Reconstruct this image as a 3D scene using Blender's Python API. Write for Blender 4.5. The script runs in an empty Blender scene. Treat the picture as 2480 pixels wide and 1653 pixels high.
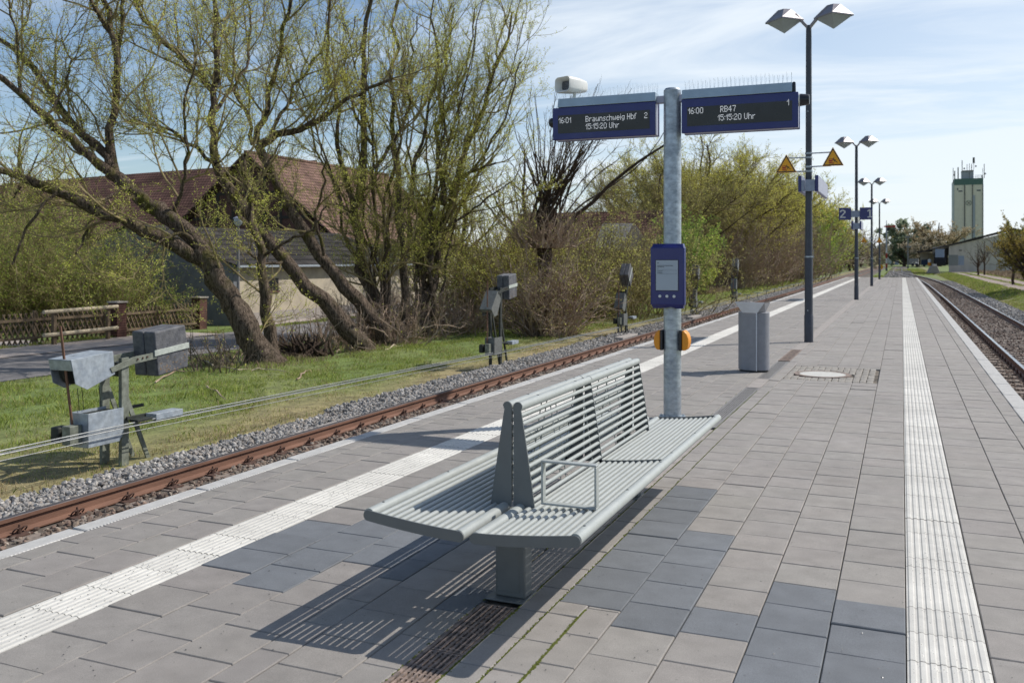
import bpy, math, random
import numpy as np
from mathutils import Vector, Matrix, Euler
R_ = np.random.default_rng(7)
random.seed(7)
sc = bpy.context.scene
COL = sc.collection
# ---------------------------------------------------------------- camera maths (source pixels -> world)
F = 2224.0; TH = math.radians(23.0); HC = 1.56; CX = 1240.0; CY = 628.0
SN, CS = math.sin(TH), math.cos(TH)
GZ = -0.85                       # level of the grass beside the tracks
def at(px, py, zc):              # the point seen at that pixel, zc metres deep
    u = px - CX; v = CY - py; k = zc / F
    return np.array([(-SN * F + CS * u) * k, (CS * F + SN * u) * k, HC + v * k])
def gnd(px, py, z=GZ):
    u = px - CX; v = CY - py; t = (z - HC) / v
    return np.array([(-SN * F + CS * u) * t, (CS * F + SN * u) * t, z])
# ---------------------------------------------------------------- object helpers
def tag(o, label=None, cat=None, group=None, kind=None):
    if label: o['label'] = label
    if cat: o['category'] = cat
    if group: o['group'] = group
    if kind: o['kind'] = kind
    return o
def thing(name, label, cat, loc=(0, 0, 0), group=None):
    o = bpy.data.objects.new(name, None); COL.objects.link(o)
    o.location = loc; o.empty_display_size = 0.2
    return tag(o, label, cat, group)
def wloc(o):
    v = Vector((0, 0, 0))
    while o is not None:
        v += o.location; o = o.parent
    return v
class MB:
    """collects shapes in world coordinates; build() links them as ONE mesh object"""
    def __init__(s): s.v = []; s.f = []; s.m = []; s.n = 0
    def add(s, V, Fc, mi=0):
        V = [tuple(map(float, p)) for p in V]
        s.v += V; s.f += [tuple(i + s.n for i in f) for f in Fc]; s.m += [mi] * len(Fc); s.n += len(V); return s
    def box(s, x0, x1, y0, y1, z0, z1, mi=0):
        return s.add([(x0,y0,z0),(x1,y0,z0),(x1,y1,z0),(x0,y1,z0),(x0,y0,z1),(x1,y0,z1),(x1,y1,z1),(x0,y1,z1)],
            [(0,3,2,1),(4,5,6,7),(0,1,5,4),(1,2,6,5),(2,3,7,6),(3,0,4,7)], mi)
    def prism(s, poly, vec, mi=0):
        P = [np.array(p, float) for p in poly]; n = len(P); vec = np.array(vec, float)
        c = sum(P) / n; nn = np.zeros(3)
        for i in range(n): nn += np.cross(P[i] - c, P[(i + 1) % n] - c)
        if np.dot(nn, vec) > 0: P = P[::-1]
        V = P + [p + vec for p in P]
        Fc = [tuple(range(n)), tuple(range(2 * n - 1, n - 1, -1))]
        for i in range(n):
            j = (i + 1) % n; Fc.append((j, i, i + n, j + n))
        return s.add(V, Fc, mi)
    def tube(s, pts, r, n=10, mi=0, caps=True, phase=0.0):
        P = np.array(pts, float); m = len(P)
        if np.isscalar(r): r = [r] * m
        T = np.gradient(P, axis=0); T /= np.linalg.norm(T, axis=1)[:, None] + 1e-12
        up = np.array([0, 0, 1.0]) if abs(T[0][2]) < 0.9 else np.array([0, 1.0, 0])
        V = []; U = None
        for i in range(m):
            if U is None: U = np.cross(T[i], up)
            else: U = U - T[i] * np.dot(U, T[i])
            U = U / (np.linalg.norm(U) + 1e-12); W = np.cross(T[i], U)
            for k in range(n):
                a = 2 * math.pi * k / n + phase
                V.append(P[i] + r[i] * (math.cos(a) * U + math.sin(a) * W))
        Fc = []
        for i in range(m - 1):
            for k in range(n):
                k2 = (k + 1) % n
                Fc.append((i*n+k, i*n+k2, (i+1)*n+k2, (i+1)*n+k))
        if caps: Fc += [tuple(range(n - 1, -1, -1)), tuple(range((m-1)*n, m*n))]
        return s.add(V, Fc, mi)
    def beam(s, p, q, w, h, side=(1, 0, 0), mi=0):
        p = np.array(p, float); q = np.array(q, float); t = (q - p) / np.linalg.norm(q - p)
        a = np.array(side, float); a = a - t * np.dot(a, t); a /= np.linalg.norm(a); b = np.cross(t, a)
        poly = [p + a*w/2*i + b*h/2*j for i, j in ((-1,-1),(1,-1),(1,1),(-1,1))]
        return s.prism(poly, q - p, mi)
    def lathe(s, prof, c, n=16, axis='z', mi=0):
        c = np.array(c, float); V = []
        for r, h in prof:
            for k in range(n):
                a = 2*math.pi*k/n
                if axis == 'z': V.append(c + np.array([r*math.cos(a), r*math.sin(a), h]))
                elif axis == 'x': V.append(c + np.array([h, r*math.cos(a), r*math.sin(a)]))
                else: V.append(c + np.array([r*math.sin(a), h, r*math.cos(a)]))
        Fc = []; m = len(prof)
        for i in range(m-1):
            for k in range(n):
                k2 = (k+1) % n; Fc.append((i*n+k, i*n+k2, (i+1)*n+k2, (i+1)*n+k))
        Fc += [tuple(range(n-1, -1, -1)), tuple(range((m-1)*n, m*n))]
        return s.add(V, Fc, mi)
    def build(s, name, mats, parent=None, smooth=35, bevel=0.0, seg=2):
        me = bpy.data.meshes.new(name)
        off = wloc(parent) if parent is not None else Vector((0, 0, 0))
        me.from_pydata([(a-off.x, b-off.y, c-off.z) for a, b, c in s.v], [], s.f)
        if not isinstance(mats, (list, tuple)): mats = [mats]
        for m in mats: me.materials.append(m)
        if len(mats) > 1: me.polygons.foreach_set('material_index', s.m)
        if smooth:
            me.shade_smooth(); me.set_sharp_from_angle(angle=math.radians(smooth))
        else: me.shade_flat()
        me.update()
        o = bpy.data.objects.new(name, me); COL.objects.link(o)
        if parent is not None: o.parent = parent
        if bevel:
            b = o.modifiers.new('bevel', 'BEVEL'); b.width = bevel; b.segments = seg; b.limit_method = 'ANGLE'
            b.angle_limit = math.radians(40); b.harden_normals = False
        return o
def npmesh(name, V, faces, mats, midx=None, col=None, parent=None, smooth=False, fcol=None):
    """faces: list of int arrays (n,k); V (N,3); col (N,3) per vertex"""
    V = np.asarray(V, np.float64)
    if parent is not None: V = V - np.array(wloc(parent))
    me = bpy.data.meshes.new(name)
    faces = [f for f in faces if len(f)]
    nl = sum(f.size for f in faces); nf = sum(len(f) for f in faces)
    me.vertices.add(len(V)); me.vertices.foreach_set('co', V.astype(np.float32).ravel())
    me.loops.add(nl); me.loops.foreach_set('vertex_index', np.concatenate([f.ravel() for f in faces]).astype(np.int32))
    me.polygons.add(nf)
    tot = np.concatenate([np.full(len(f), f.shape[1], np.int32) for f in faces])
    st = np.concatenate([[0], np.cumsum(tot)[:-1]]).astype(np.int32)
    me.polygons.foreach_set('loop_start', st); me.polygons.foreach_set('loop_total', tot)
    if not isinstance(mats, (list, tuple)): mats = [mats]
    for m in mats: me.materials.append(m)
    if midx is not None: me.polygons.foreach_set('material_index', np.concatenate(midx).astype(np.int32))
    me.polygons.foreach_set('use_smooth', np.full(nf, bool(smooth)))
    me.update(calc_edges=True)
    if col is not None:
        a = me.color_attributes.new('col', 'FLOAT_COLOR', 'POINT')
        c = np.ones((len(V), 4), np.float32); c[:, :3] = col; a.data.foreach_set('color', c.ravel())
    o = bpy.data.objects.new(name, me); COL.objects.link(o)
    if parent is not None: o.parent = parent
    return o
def copy_tree(o, parent=None):
    c = o.copy(); COL.objects.link(c)
    if parent is not None: c.parent = parent
    for ch in [x for x in bpy.data.objects if x.parent == o]:
        copy_tree(ch, c)
    return c
# ---------------------------------------------------------------- materials
def lin(c):
    return tuple(((x/12.92) if x <= 0.04045 else ((x+0.055)/1.055)**2.4) for x in c)
def mat(name, col, rough=0.6, metal=0.0, var=0.15, scale=4.0, bump=0.0, bscale=60.0, attr=False, col2=None, stretch=None, speck=0.0, spscale=400, trans=0.0, coat=0.0, spec=0.5, emis=0.0, stain=0.0):
    m = bpy.data.materials.new(name); m.use_nodes = True; nt = m.node_tree; N = nt.nodes; L = nt.links
    b = N['Principled BSDF']; out = N['Material Output']
    b.inputs['Roughness'].default_value = rough; b.inputs['Metallic'].default_value = metal
    b.inputs['Specular IOR Level'].default_value = spec
    if coat: b.inputs['Coat Weight'].default_value = coat; b.inputs['Coat Roughness'].default_value = 0.1
    tc = N.new('ShaderNodeTexCoord'); src = tc.outputs['Object']
    if stretch:
        mp = N.new('ShaderNodeMapping'); mp.inputs['Scale'].default_value = stretch; L.new(src, mp.inputs[0]); src = mp.outputs[0]
    n1 = N.new('ShaderNodeTexNoise'); n1.inputs['Scale'].default_value = scale; n1.inputs['Detail'].default_value = 6; n1.inputs['Roughness'].default_value = 0.65
    L.new(src, n1.inputs['Vector'])
    if attr:
        a = N.new('ShaderNodeAttribute'); a.attribute_name = 'col'; base = a.outputs['Color']
    else:
        rgb = N.new('ShaderNodeRGB'); rgb.outputs[0].default_value = (*col, 1); base = rgb.outputs[0]
    if col2 is not None:
        mx = N.new('ShaderNodeMix'); mx.data_type = 'RGBA'
        cr = N.new('ShaderNodeValToRGB'); cr.color_ramp.elements[0].position = 0.42; cr.color_ramp.elements[1].position = 0.6
        L.new(n1.outputs['Fac'], cr.inputs[0]); L.new(cr.outputs[0], mx.inputs[0]); L.new(base, mx.inputs[6]); mx.inputs[7].default_value = (*col2, 1); base = mx.outputs[2]
    mr = N.new('ShaderNodeMapRange'); mr.inputs[1].default_value = 0.3; mr.inputs[2].default_value = 0.7
    mr.inputs[3].default_value = 1 - var; mr.inputs[4].default_value = 1 + var
    n2 = N.new('ShaderNodeTexNoise'); n2.inputs['Scale'].default_value = scale*2.7; n2.inputs['Detail'].default_value = 8; L.new(src, n2.inputs['Vector'])
    L.new(n2.outputs['Fac'], mr.inputs[0])
    fac = mr.outputs[0]
    if speck:
        n3 = N.new('ShaderNodeTexNoise'); n3.inputs['Scale'].default_value = spscale; n3.inputs['Detail'].default_value = 2; L.new(src, n3.inputs['Vector'])
        m3 = N.new('ShaderNodeMapRange'); m3.inputs[1].default_value = 0.3; m3.inputs[2].default_value = 0.7; m3.inputs[3].default_value = 1-speck; m3.inputs[4].default_value = 1+speck
        L.new(n3.outputs['Fac'], m3.inputs[0])
        mm = N.new('ShaderNodeMath'); mm.operation = 'MULTIPLY'; L.new(fac, mm.inputs[0]); L.new(m3.outputs[0], mm.inputs[1]); fac = mm.outputs[0]
    if stain:
        for sc4, lo, hi, a4, b4 in ((.8,.35,.7,1-stain,1+stain*.5),(5.0,.62,.74,1,1+stain*.9),(38,.70,.78,1,1-stain*2.2)):
            n4 = N.new('ShaderNodeTexNoise'); n4.inputs['Scale'].default_value = sc4; n4.inputs['Detail'].default_value = 7 if sc4 < 20 else 1; L.new(src, n4.inputs['Vector'])
            m4 = N.new('ShaderNodeMapRange'); m4.inputs[1].default_value = lo; m4.inputs[2].default_value = hi; m4.inputs[3].default_value = a4; m4.inputs[4].default_value = b4; L.new(n4.outputs['Fac'], m4.inputs[0])
            mm = N.new('ShaderNodeMath'); mm.operation = 'MULTIPLY'; L.new(fac, mm.inputs[0]); L.new(m4.outputs[0], mm.inputs[1]); fac = mm.outputs[0]
    vm = N.new('ShaderNodeVectorMath'); vm.operation = 'SCALE'; L.new(base, vm.inputs[0]); L.new(fac, vm.inputs['Scale'])
    L.new(vm.outputs[0], b.inputs['Base Color'])
    mr2 = N.new('ShaderNodeMapRange'); mr2.inputs[1].default_value = 0.3; mr2.inputs[2].default_value = 0.7
    mr2.inputs[3].default_value = max(0, rough-0.1); mr2.inputs[4].default_value = min(1, rough+0.1)
    L.new(n1.outputs['Fac'], mr2.inputs[0]); L.new(mr2.outputs[0], b.inputs['Roughness'])
    if bump:
        nb = N.new('ShaderNodeTexNoise'); nb.inputs['Scale'].default_value = bscale; nb.inputs['Detail'].default_value = 4; L.new(src, nb.inputs['Vector'])
        bp = N.new('ShaderNodeBump'); bp.inputs['Strength'].default_value = min(1, bump); bp.inputs['Distance'].default_value = 0.01*max(1, bump)
        L.new(nb.outputs['Fac'], bp.inputs['Height']); L.new(bp.outputs[0], b.inputs['Normal'])
    if emis:
        L.new(vm.outputs[0], b.inputs['Emission Color']); b.inputs['Emission Strength'].default_value = emis
    if trans:
        t = N.new('ShaderNodeBsdfTranslucent'); L.new(vm.outputs[0], t.inputs[0]); ms = N.new('ShaderNodeMixShader'); ms.inputs[0].default_value = trans
        L.new(b.outputs[0], ms.inputs[1]); L.new(t.outputs[0], ms.inputs[2]); L.new(ms.outputs[0], out.inputs[0])
    m['nodes_noise'] = 1
    return m
M = {}
M['slab'] = mat('concrete_slab', (0.2,0.18,0.17), 0.8, attr=True, var=0.10, scale=3, bump=0.35, bscale=500, speck=0.16, spscale=260, stain=.09)
M['joint'] = mat('joint_sand', (0.075,0.062,0.05), 0.95, var=0.4, scale=5, col2=(0.19,0.165,0.13), bump=0.5, bscale=200)
M['tactile'] = mat('white_concrete', (0.6,0.585,0.54), 0.8, attr=True, var=0.08, scale=3, speck=0.10, spscale=300, stain=.10)
M['kerb'] = mat('kerb_concrete', (0.50,0.49,0.465), 0.85, var=0.1, scale=5, speck=0.1, bump=0.3, bscale=300)
M['concrete'] = mat('old_concrete', (0.31,0.28,0.255), 0.9, var=0.15, scale=3, bump=0.5, bscale=60)
M['rail'] = mat('rusty_rail', (0.18,0.092,0.06), 0.75, metal=0.1, var=0.22, scale=3, bump=0.3, bscale=80, stretch=(1,0.25,1))
M['railtop'] = mat('dull_rail_head', (0.16,0.14,0.135), 0.42, metal=0.75, var=0.15, scale=3)
M['railbright'] = mat('bright_rail_head', (0.5,0.52,0.55), 0.25, metal=0.9, var=0.1, scale=3)
M['clip'] = mat('rusty_clip', (0.085,0.045,0.032), 0.85, var=0.4, scale=20)
M['ballast'] = mat('ballast_stone', (0.3,0.28,0.26), 0.9, attr=True, var=0.2, scale=20)
M['ballastbed'] = mat('ballast_bed', (0.07,0.058,0.048), 0.95, var=0.4, scale=3, col2=(0.12,0.1,0.08), bump=1, bscale=20)
M['sleeper'] = mat('sleeper', (0.21,0.17,0.14), 0.9, var=0.3, scale=6, bump=0.5)
M['bench'] = mat('bench_grey_paint', (0.365,0.385,0.365), 0.38, metal=0.0, var=0.05, scale=8, spec=0.6)
M['benchplate_shade'] = mat('bench_grey_plate_shade', (0.135,0.145,0.145), 0.45, metal=0.0, var=0.06, scale=5)  # bench paint darkened so its colour carries the shade on plates and feet
M['galv'] = mat('galvanised_steel', (0.42,0.46,0.49), 0.42, metal=0.55, var=0.22, scale=7, col2=(0.30,0.34,0.38), stretch=(1,1,1.6))
M['galvbox'] = mat('galvanised_sheet', (0.38,0.42,0.45), 0.55, metal=0.3, var=0.2, scale=6, col2=(0.3,0.34,0.38))
M['blue'] = mat('deep_blue_enamel', (0.008,0.014,0.13), 0.35, var=0.05, scale=5, coat=0.2)
M['casing'] = mat('silver_blue_casing', (0.36,0.37,0.46), 0.45, metal=0.3, var=0.06, scale=5)
M['cap'] = mat('grey_blue_cap', (0.33,0.42,0.5), 0.4, metal=0.2, var=0.08, scale=3)
M['display'] = mat('display_black', (0.022,0.021,0.019), 0.3, var=0.1, scale=5)
M['led'] = mat('led_white', (0.75,0.76,0.78), 0.6, var=0.02, emis=0.45)
M['black'] = mat('black_plastic', (0.012,0.013,0.018), 0.35, var=0.1, scale=10)
M['whiteplastic'] = mat('white_plastic', (0.66,0.66,0.63), 0.45, var=0.05, scale=8)
M['orange'] = mat('orange_plastic', (0.72,0.27,0.01), 0.45, var=0.06, scale=8)
M['signorange'] = mat('sign_amber', (0.78,0.36,0.01), 0.5, var=0.05, scale=8)
M['red'] = mat('sign_red', (0.35,0.02,0.015), 0.5, var=0.05)
M['epaper'] = mat('epaper', (0.36,0.41,0.46), 0.5, var=0.03, scale=3)
M['ink'] = mat('grey_ink', (0.10,0.11,0.12), 0.7, var=0.02)
M['button'] = mat('button_metal', (0.6,0.62,0.62), 0.4, var=0.05)
M['mast'] = mat('anthracite_paint', (0.045,0.05,0.065), 0.5, var=0.15, scale=4)
M['bin'] = mat('bin_grey_paint', (0.235,0.24,0.265), 0.5, metal=0.1, var=0.08, scale=4)
M['binlid'] = mat('bin_steel', (0.62,0.65,0.70), 0.4, metal=0.15, var=0.06, scale=4)
M['lamp'] = mat('lamp_aluminium', (0.24,0.22,0.23), 0.42, metal=0.4, var=0.12, scale=6)
M['lens'] = mat('lamp_lens', (0.62,0.68,0.72), 0.25, var=0.05, trans=0.5)
M['lampin'] = mat('lamp_inside', (0.25,0.2,0.17), 0.5, var=0.2, scale=10)
M['iron'] = mat('cast_iron_rust', (0.27,0.20,0.16), 0.8, var=0.4, scale=15, col2=(0.15,0.12,0.105), bump=0.4, bscale=100)
M['irongrey'] = mat('cast_iron_grey', (0.24,0.23,0.22), 0.6, metal=0.1, var=0.3, scale=20)
M['moss'] = mat('moss', (0.11,0.13,0.012), 0.95, var=0.4, scale=20, bump=1, bscale=300)
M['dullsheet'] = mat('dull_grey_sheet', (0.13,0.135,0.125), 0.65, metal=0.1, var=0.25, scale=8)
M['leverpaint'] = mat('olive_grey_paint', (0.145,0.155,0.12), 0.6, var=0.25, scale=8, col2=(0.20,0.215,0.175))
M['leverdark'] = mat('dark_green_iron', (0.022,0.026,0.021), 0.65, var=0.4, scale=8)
M['weight'] = mat('weathered_iron_weight', (0.075,0.077,0.085), 0.7, var=0.25, scale=7, col2=(0.125,0.125,0.13), bump=0.5, bscale=40)
M['weightrust'] = mat('rust_stain', (0.19,0.135,0.085), 0.8, var=0.5, scale=14)
M['strap'] = mat('pale_strap', (0.42,0.45,0.40), 0.6, var=0.15, scale=8)
M['wire'] = mat('steel_wire', (0.24,0.25,0.25), 0.5, metal=0.4, var=0.1)
M['road'] = mat('road_asphalt', (0.16,0.15,0.148), 0.9, var=0.15, scale=1.2, speck=0.15, spscale=60, col2=(0.2,0.185,0.175))
M['drive'] = mat('driveway_concrete', (0.36,0.31,0.275), 0.9, var=0.15, scale=1.5, speck=0.1, spscale=50)
M['path'] = mat('dirt_path', (0.30,0.235,0.20), 0.95, var=0.25, scale=1.5, col2=(0.22,0.175,0.14))
M['creamwall'] = mat('cream_render', (0.46,0.40,0.30), 0.9, var=0.12, scale=1.2, col2=(0.38,0.33,0.26), bump=0.3, bscale=20)
M['greywall'] = mat('grey_render', (0.17,0.18,0.2), 0.9, var=0.15, scale=1.2)
M['woodw'] = mat('weathered_wood', (0.14,0.10,0.062), 0.85, var=0.3, scale=8, stretch=(1,1,0.3))
M['darkwood'] = mat('dark_wood', (0.03,0.024,0.02), 0.85, var=0.3, scale=8)
M['palewood'] = mat('pale_wood', (0.48,0.40,0.28), 0.8, var=0.2, scale=8)
M['glass'] = mat('dark_glass', (0.02,0.022,0.025), 0.1, var=0.05)
M['conc_white'] = mat('pale_cover', (0.50,0.49,0.45), 0.85, var=0.1, scale=6, speck=0.12, spscale=150)
M['cobble'] = mat('cobble_stone', (0.30,0.275,0.24), 0.85, var=0.3, scale=14, bump=0.5)
M['silo'] = mat('silo_panel', (0.68,0.62,0.50), 0.75, var=0.06, scale=0.3)
M['silodark'] = mat('silo_dark_rib', (0.12,0.12,0.115), 0.8, var=0.1)
M['silogrey'] = mat('silo_grey_rib', (0.34,0.36,0.39), 0.8, var=0.1)
M['silolight'] = mat('silo_light_edge', (0.52,0.55,0.54), 0.8, var=0.1)
M['silogreen'] = mat('silo_green_band', (0.09,0.155,0.13), 0.75, var=0.1)
M['hallwall'] = mat('hall_wall', (0.52,0.455,0.39), 0.85, var=0.12, scale=0.5, stretch=(1,1,0.3))
M['hallroof'] = mat('hall_roof', (0.05,0.04,0.035), 0.85, var=0.2)
M['grey'] = mat('mid_grey', (0.2,0.2,0.205), 0.8, var=0.15)
M['bluegrey'] = mat('blue_grey_sheet', (0.24,0.28,0.36), 0.7, var=0.12)
M['navy'] = mat('navy_tarpaulin', (0.02,0.04,0.075), 0.7, var=0.2)
M['semared'] = mat('signal_red', (0.35,0.035,0.02), 0.6, var=0.1)
M['white'] = mat('white_paint', (0.62,0.62,0.6), 0.6, var=0.08)
def ribbed(m, ang=45, scale=18, amt=.12):
    nt = m.node_tree; N = nt.nodes; L = nt.links; b = N['Principled BSDF']; tc = N.new('ShaderNodeTexCoord'); mp = N.new('ShaderNodeMapping'); mp.inputs['Rotation'].default_value = (0,0,math.radians(ang)); L.new(tc.outputs['Object'], mp.inputs[0])
    wv = N.new('ShaderNodeTexWave'); wv.inputs['Scale'].default_value = scale; wv.inputs['Distortion'].default_value = .2; L.new(mp.outputs[0], wv.inputs['Vector'])
    src = b.inputs['Base Color'].links[0].from_socket; mr = N.new('ShaderNodeMapRange'); mr.inputs[3].default_value = 1-amt*1.6; mr.inputs[4].default_value = 1+amt; L.new(wv.outputs['Fac'], mr.inputs[0]); vm = N.new('ShaderNodeVectorMath'); vm.operation = 'SCALE'; L.new(src, vm.inputs[0]); L.new(mr.outputs[0], vm.inputs['Scale']); L.new(vm.outputs[0], b.inputs['Base Color'])
    bp = N.new('ShaderNodeBump'); bp.inputs['Strength'].default_value = .8; bp.inputs['Distance'].default_value = .006; L.new(wv.outputs['Fac'], bp.inputs['Height']); L.new(bp.outputs[0], b.inputs['Normal'])
ribbed(M['kerb'])
def bark(name, c1, c2, moss=None, sc_=3.0):
    m = bpy.data.materials.new(name); m.use_nodes = True; nt = m.node_tree; N = nt.nodes; L = nt.links; b = N['Principled BSDF']
    b.inputs['Roughness'].default_value = 0.9; b.inputs['Specular IOR Level'].default_value = 0.2
    tc = N.new('ShaderNodeTexCoord'); mp = N.new('ShaderNodeMapping'); mp.inputs['Scale'].default_value = (15,15,2.6); L.new(tc.outputs['Object'], mp.inputs[0])
    n = N.new('ShaderNodeTexNoise'); n.inputs['Scale'].default_value = 1.6; n.inputs['Detail'].default_value = 8; n.inputs['Roughness'].default_value = 0.7; n.inputs['Distortion'].default_value = 1.2; L.new(mp.outputs[0], n.inputs['Vector'])
    cr = N.new('ShaderNodeValToRGB'); cr.color_ramp.elements[0].position = 0.4; cr.color_ramp.elements[1].position = 0.62
    cr.color_ramp.elements[0].color = (*c1, 1); cr.color_ramp.elements[1].color = (*c2, 1); L.new(n.outputs['Fac'], cr.inputs[0]); o = cr.outputs[0]
    if moss:
        n2 = N.new('ShaderNodeTexNoise'); n2.inputs['Scale'].default_value = sc_; n2.inputs['Detail'].default_value = 5; L.new(tc.outputs['Object'], n2.inputs['Vector'])
        r2 = N.new('ShaderNodeValToRGB'); r2.color_ramp.elements[0].position = 0.52; r2.color_ramp.elements[1].position = 0.66; L.new(n2.outputs['Fac'], r2.inputs[0])
        ge = N.new('ShaderNodeNewGeometry'); sx = N.new('ShaderNodeSeparateXYZ'); L.new(tc.outputs['Object'], sx.inputs[0])
        mh = N.new('ShaderNodeMapRange'); mh.inputs[1].default_value = 1.5; mh.inputs[2].default_value = 3.2; mh.inputs[3].default_value = 0.15; mh.inputs[4].default_value = 0.9; L.new(sx.outputs[2], mh.inputs[0])
        mu = N.new('ShaderNodeMath'); mu.operation = 'MULTIPLY'; L.new(r2.outputs[0], mu.inputs[0]); L.new(mh.outputs[0], mu.inputs[1])
        mx = N.new('ShaderNodeMix'); mx.data_type = 'RGBA'; L.new(mu.outputs[0], mx.inputs[0]); L.new(o, mx.inputs[6]); mx.inputs[7].default_value = (*moss, 1); o = mx.outputs[2]
    L.new(o, b.inputs['Base Color'])
    bp = N.new('ShaderNodeBump'); bp.inputs['Strength'].default_value = 1; bp.inputs['Distance'].default_value = 0.11; L.new(n.outputs['Fac'], bp.inputs['Height']); L.new(bp.outputs[0], b.inputs['Normal'])
    return m
M['bark'] = bark('willow_bark', (0.032,0.022,0.015), (0.27,0.205,0.155), (0.11,0.105,0.016))
M['bark2'] = bark('brown_bark', (0.04,0.027,0.02), (0.13,0.09,0.065))
M['twig'] = mat('twig_bark', (0.20,0.155,0.065), 0.85, var=0.35, scale=1.5, col2=(0.27,0.215,0.11))
M['twigbrown'] = mat('dry_twig', (0.27,0.19,0.13), 0.9, var=0.35, scale=1.2, col2=(0.38,0.29,0.22))
M['twigdark'] = mat('dark_twig', (0.12,0.09,0.065), 0.9, var=0.3, scale=1.2)
def leafmat(name, trans=0.5):
    return mat(name, (0.2,0.3,0.05), 0.6, attr=True, var=0.25, scale=0.6, trans=trans, spec=0.25)
M['leaf'] = leafmat('spring_leaf'); 
M['grass'] = mat('grass_blade', (0.1,0.15,0.03), 0.8, attr=True, var=0.2, scale=1.0, trans=0.35, spec=0.15)
def tilemat(name, c1, c2, rx=5.0, ry=3.2, rot=0):
    """roof tiles: rows down the slope (object Z) and columns along the ridge (object X+Y)"""
    m = bpy.data.materials.new(name); m.use_nodes = True; nt = m.node_tree; N = nt.nodes; L = nt.links; b = N['Principled BSDF']; b.inputs['Roughness'].default_value = 0.95; b.inputs['Specular IOR Level'].default_value = 0.12
    tc = N.new('ShaderNodeTexCoord'); sp = N.new('ShaderNodeSeparateXYZ'); L.new(tc.outputs['Object'], sp.inputs[0])
    ad = N.new('ShaderNodeMath'); ad.operation = 'ADD'; L.new(sp.outputs[0 if rot == 0 else 1], ad.inputs[0]); ad.inputs[1].default_value = 0
    cb = N.new('ShaderNodeCombineXYZ'); L.new(ad.outputs[0], cb.inputs[0]); L.new(sp.outputs[2], cb.inputs[1])
    br = N.new('ShaderNodeTexBrick'); br.offset = 0.5; br.inputs['Scale'].default_value = 1.0; br.inputs['Brick Width'].default_value = 0.24; br.inputs['Row Height'].default_value = 0.2
    br.inputs['Mortar Size'].default_value = 0.03; br.inputs['Color1'].default_value = (*c1, 1); br.inputs['Color2'].default_value = (*c2, 1); br.inputs['Mortar'].default_value = (c1[0]*.3, c1[1]*.3, c1[2]*.3, 1)
    L.new(cb.outputs[0], br.inputs['Vector'])
    n = N.new('ShaderNodeTexNoise'); n.inputs['Scale'].default_value = 0.9; n.inputs['Detail'].default_value = 8; L.new(tc.outputs['Object'], n.inputs['Vector'])
    mr = N.new('ShaderNodeMapRange'); mr.inputs[1].default_value = .3; mr.inputs[2].default_value = .7; mr.inputs[3].default_value = .6; mr.inputs[4].default_value = 1.35; L.new(n.outputs['Fac'], mr.inputs[0])
    vm = N.new('ShaderNodeVectorMath'); vm.operation = 'SCALE'; L.new(br.outputs['Color'], vm.inputs[0]); L.new(mr.outputs[0], vm.inputs['Scale']); L.new(vm.outputs[0], b.inputs['Base Color'])
    return m
M['tilesX'] = tilemat('red_roof_tiles_a', (0.185,0.10,0.077), (0.14,0.077,0.062), rot=0)
M['tilesY'] = tilemat('red_roof_tiles_b', (0.24,0.15,0.115), (0.19,0.115,0.09), rot=1)
M['eternitY'] = tilemat('grey_corrugated_roof', (0.062,0.055,0.05), (0.05,0.046,0.042), rot=1)
M['brickred'] = tilemat('brick_pillar', (0.14,0.075,0.062), (0.11,0.06,0.052), rot=0)
def brickscale(m, w, h):
    for n in m.node_tree.nodes:
        if n.type == 'TEX_BRICK': n.inputs['Brick Width'].default_value = w; n.inputs['Row Height'].default_value = h; n.inputs['Mortar Size'].default_value = 0.008
brickscale(M['brickred'], 0.24, 0.075)
# ================================================================= THE SETTING
def sm(a, b, x):
    t = np.clip((x - a) / (b - a), 0, 1); return t * t * (3 - 2 * t)
def terr(X, Y):
    X = np.asarray(X, float); Y = np.asarray(Y, float)
    nz = 0.035 * np.sin(X*1.7+Y*.31) * np.sin(Y*.9-X*.4) + 0.02*np.sin(X*4.1+1.3)*np.sin(Y*3.3+.4)
    z = GZ + nz * sm(-15.2, -14.2, X) * (1 - sm(-9.0, -8.4, X))
    tr = sm(-8.35, -8.1, X) * (1 - sm(4.9, 5.3, X))
    z = z - tr * 0.09
    bank = sm(5.0, 6.7, X) * (0.34 - 0.0 * Y) * (1 - sm(150, 190, Y) * 0.6)
    z = z + bank + 0.05*np.sin(X*2.1)*np.sin(Y*.35) * sm(5.2, 5.8, X) * (1 - sm(6.2, 6.6, X))
    z = z - 0.10 * sm(-30, -60, -np.abs(X) - 0) * 0
    return z
def axis(parts):
    out = []
    for a, b, n in parts: out += list(np.linspace(a, b, n, endpoint=False))
    return np.array(out + [parts[-1][1]])
xs = axis([(-1500,-200,8),(-200,-40,12),(-40,-16,14),(-16,-7.6,48),(-7.6,4.8,10),(4.8,7.4,22),(7.4,20,12),(20,200,12),(200,1500,8)])
ys = axis([(-30,0,8),(0,70,150),(70,250,60),(250,600,20),(600,3000,12)])
XX, YY = np.meshgrid(xs, ys); ZZ = terr(XX, YY)
V = np.stack([XX, YY, ZZ], -1).reshape(-1, 3); nx = len(xs); ny = len(ys)
i, j = np.meshgrid(np.arange(nx-1), np.arange(ny-1)); a = (j*nx+i).ravel()
q = np.stack([a, a+1, a+nx+1, a+nx], 1)
dry = np.clip(np.exp(-((V[:,0]+8.6)/1.3)**2)*0.9 + 0.25*np.sin(V[:,0]*1.3+V[:,1]*.7) * np.sin(V[:,1]*.45+1), 0, 1)[:, None]
dry = np.maximum(dry, (np.exp(-((V[:,0]-5.4)/.5)**2)*.8)[:, None])
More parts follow.
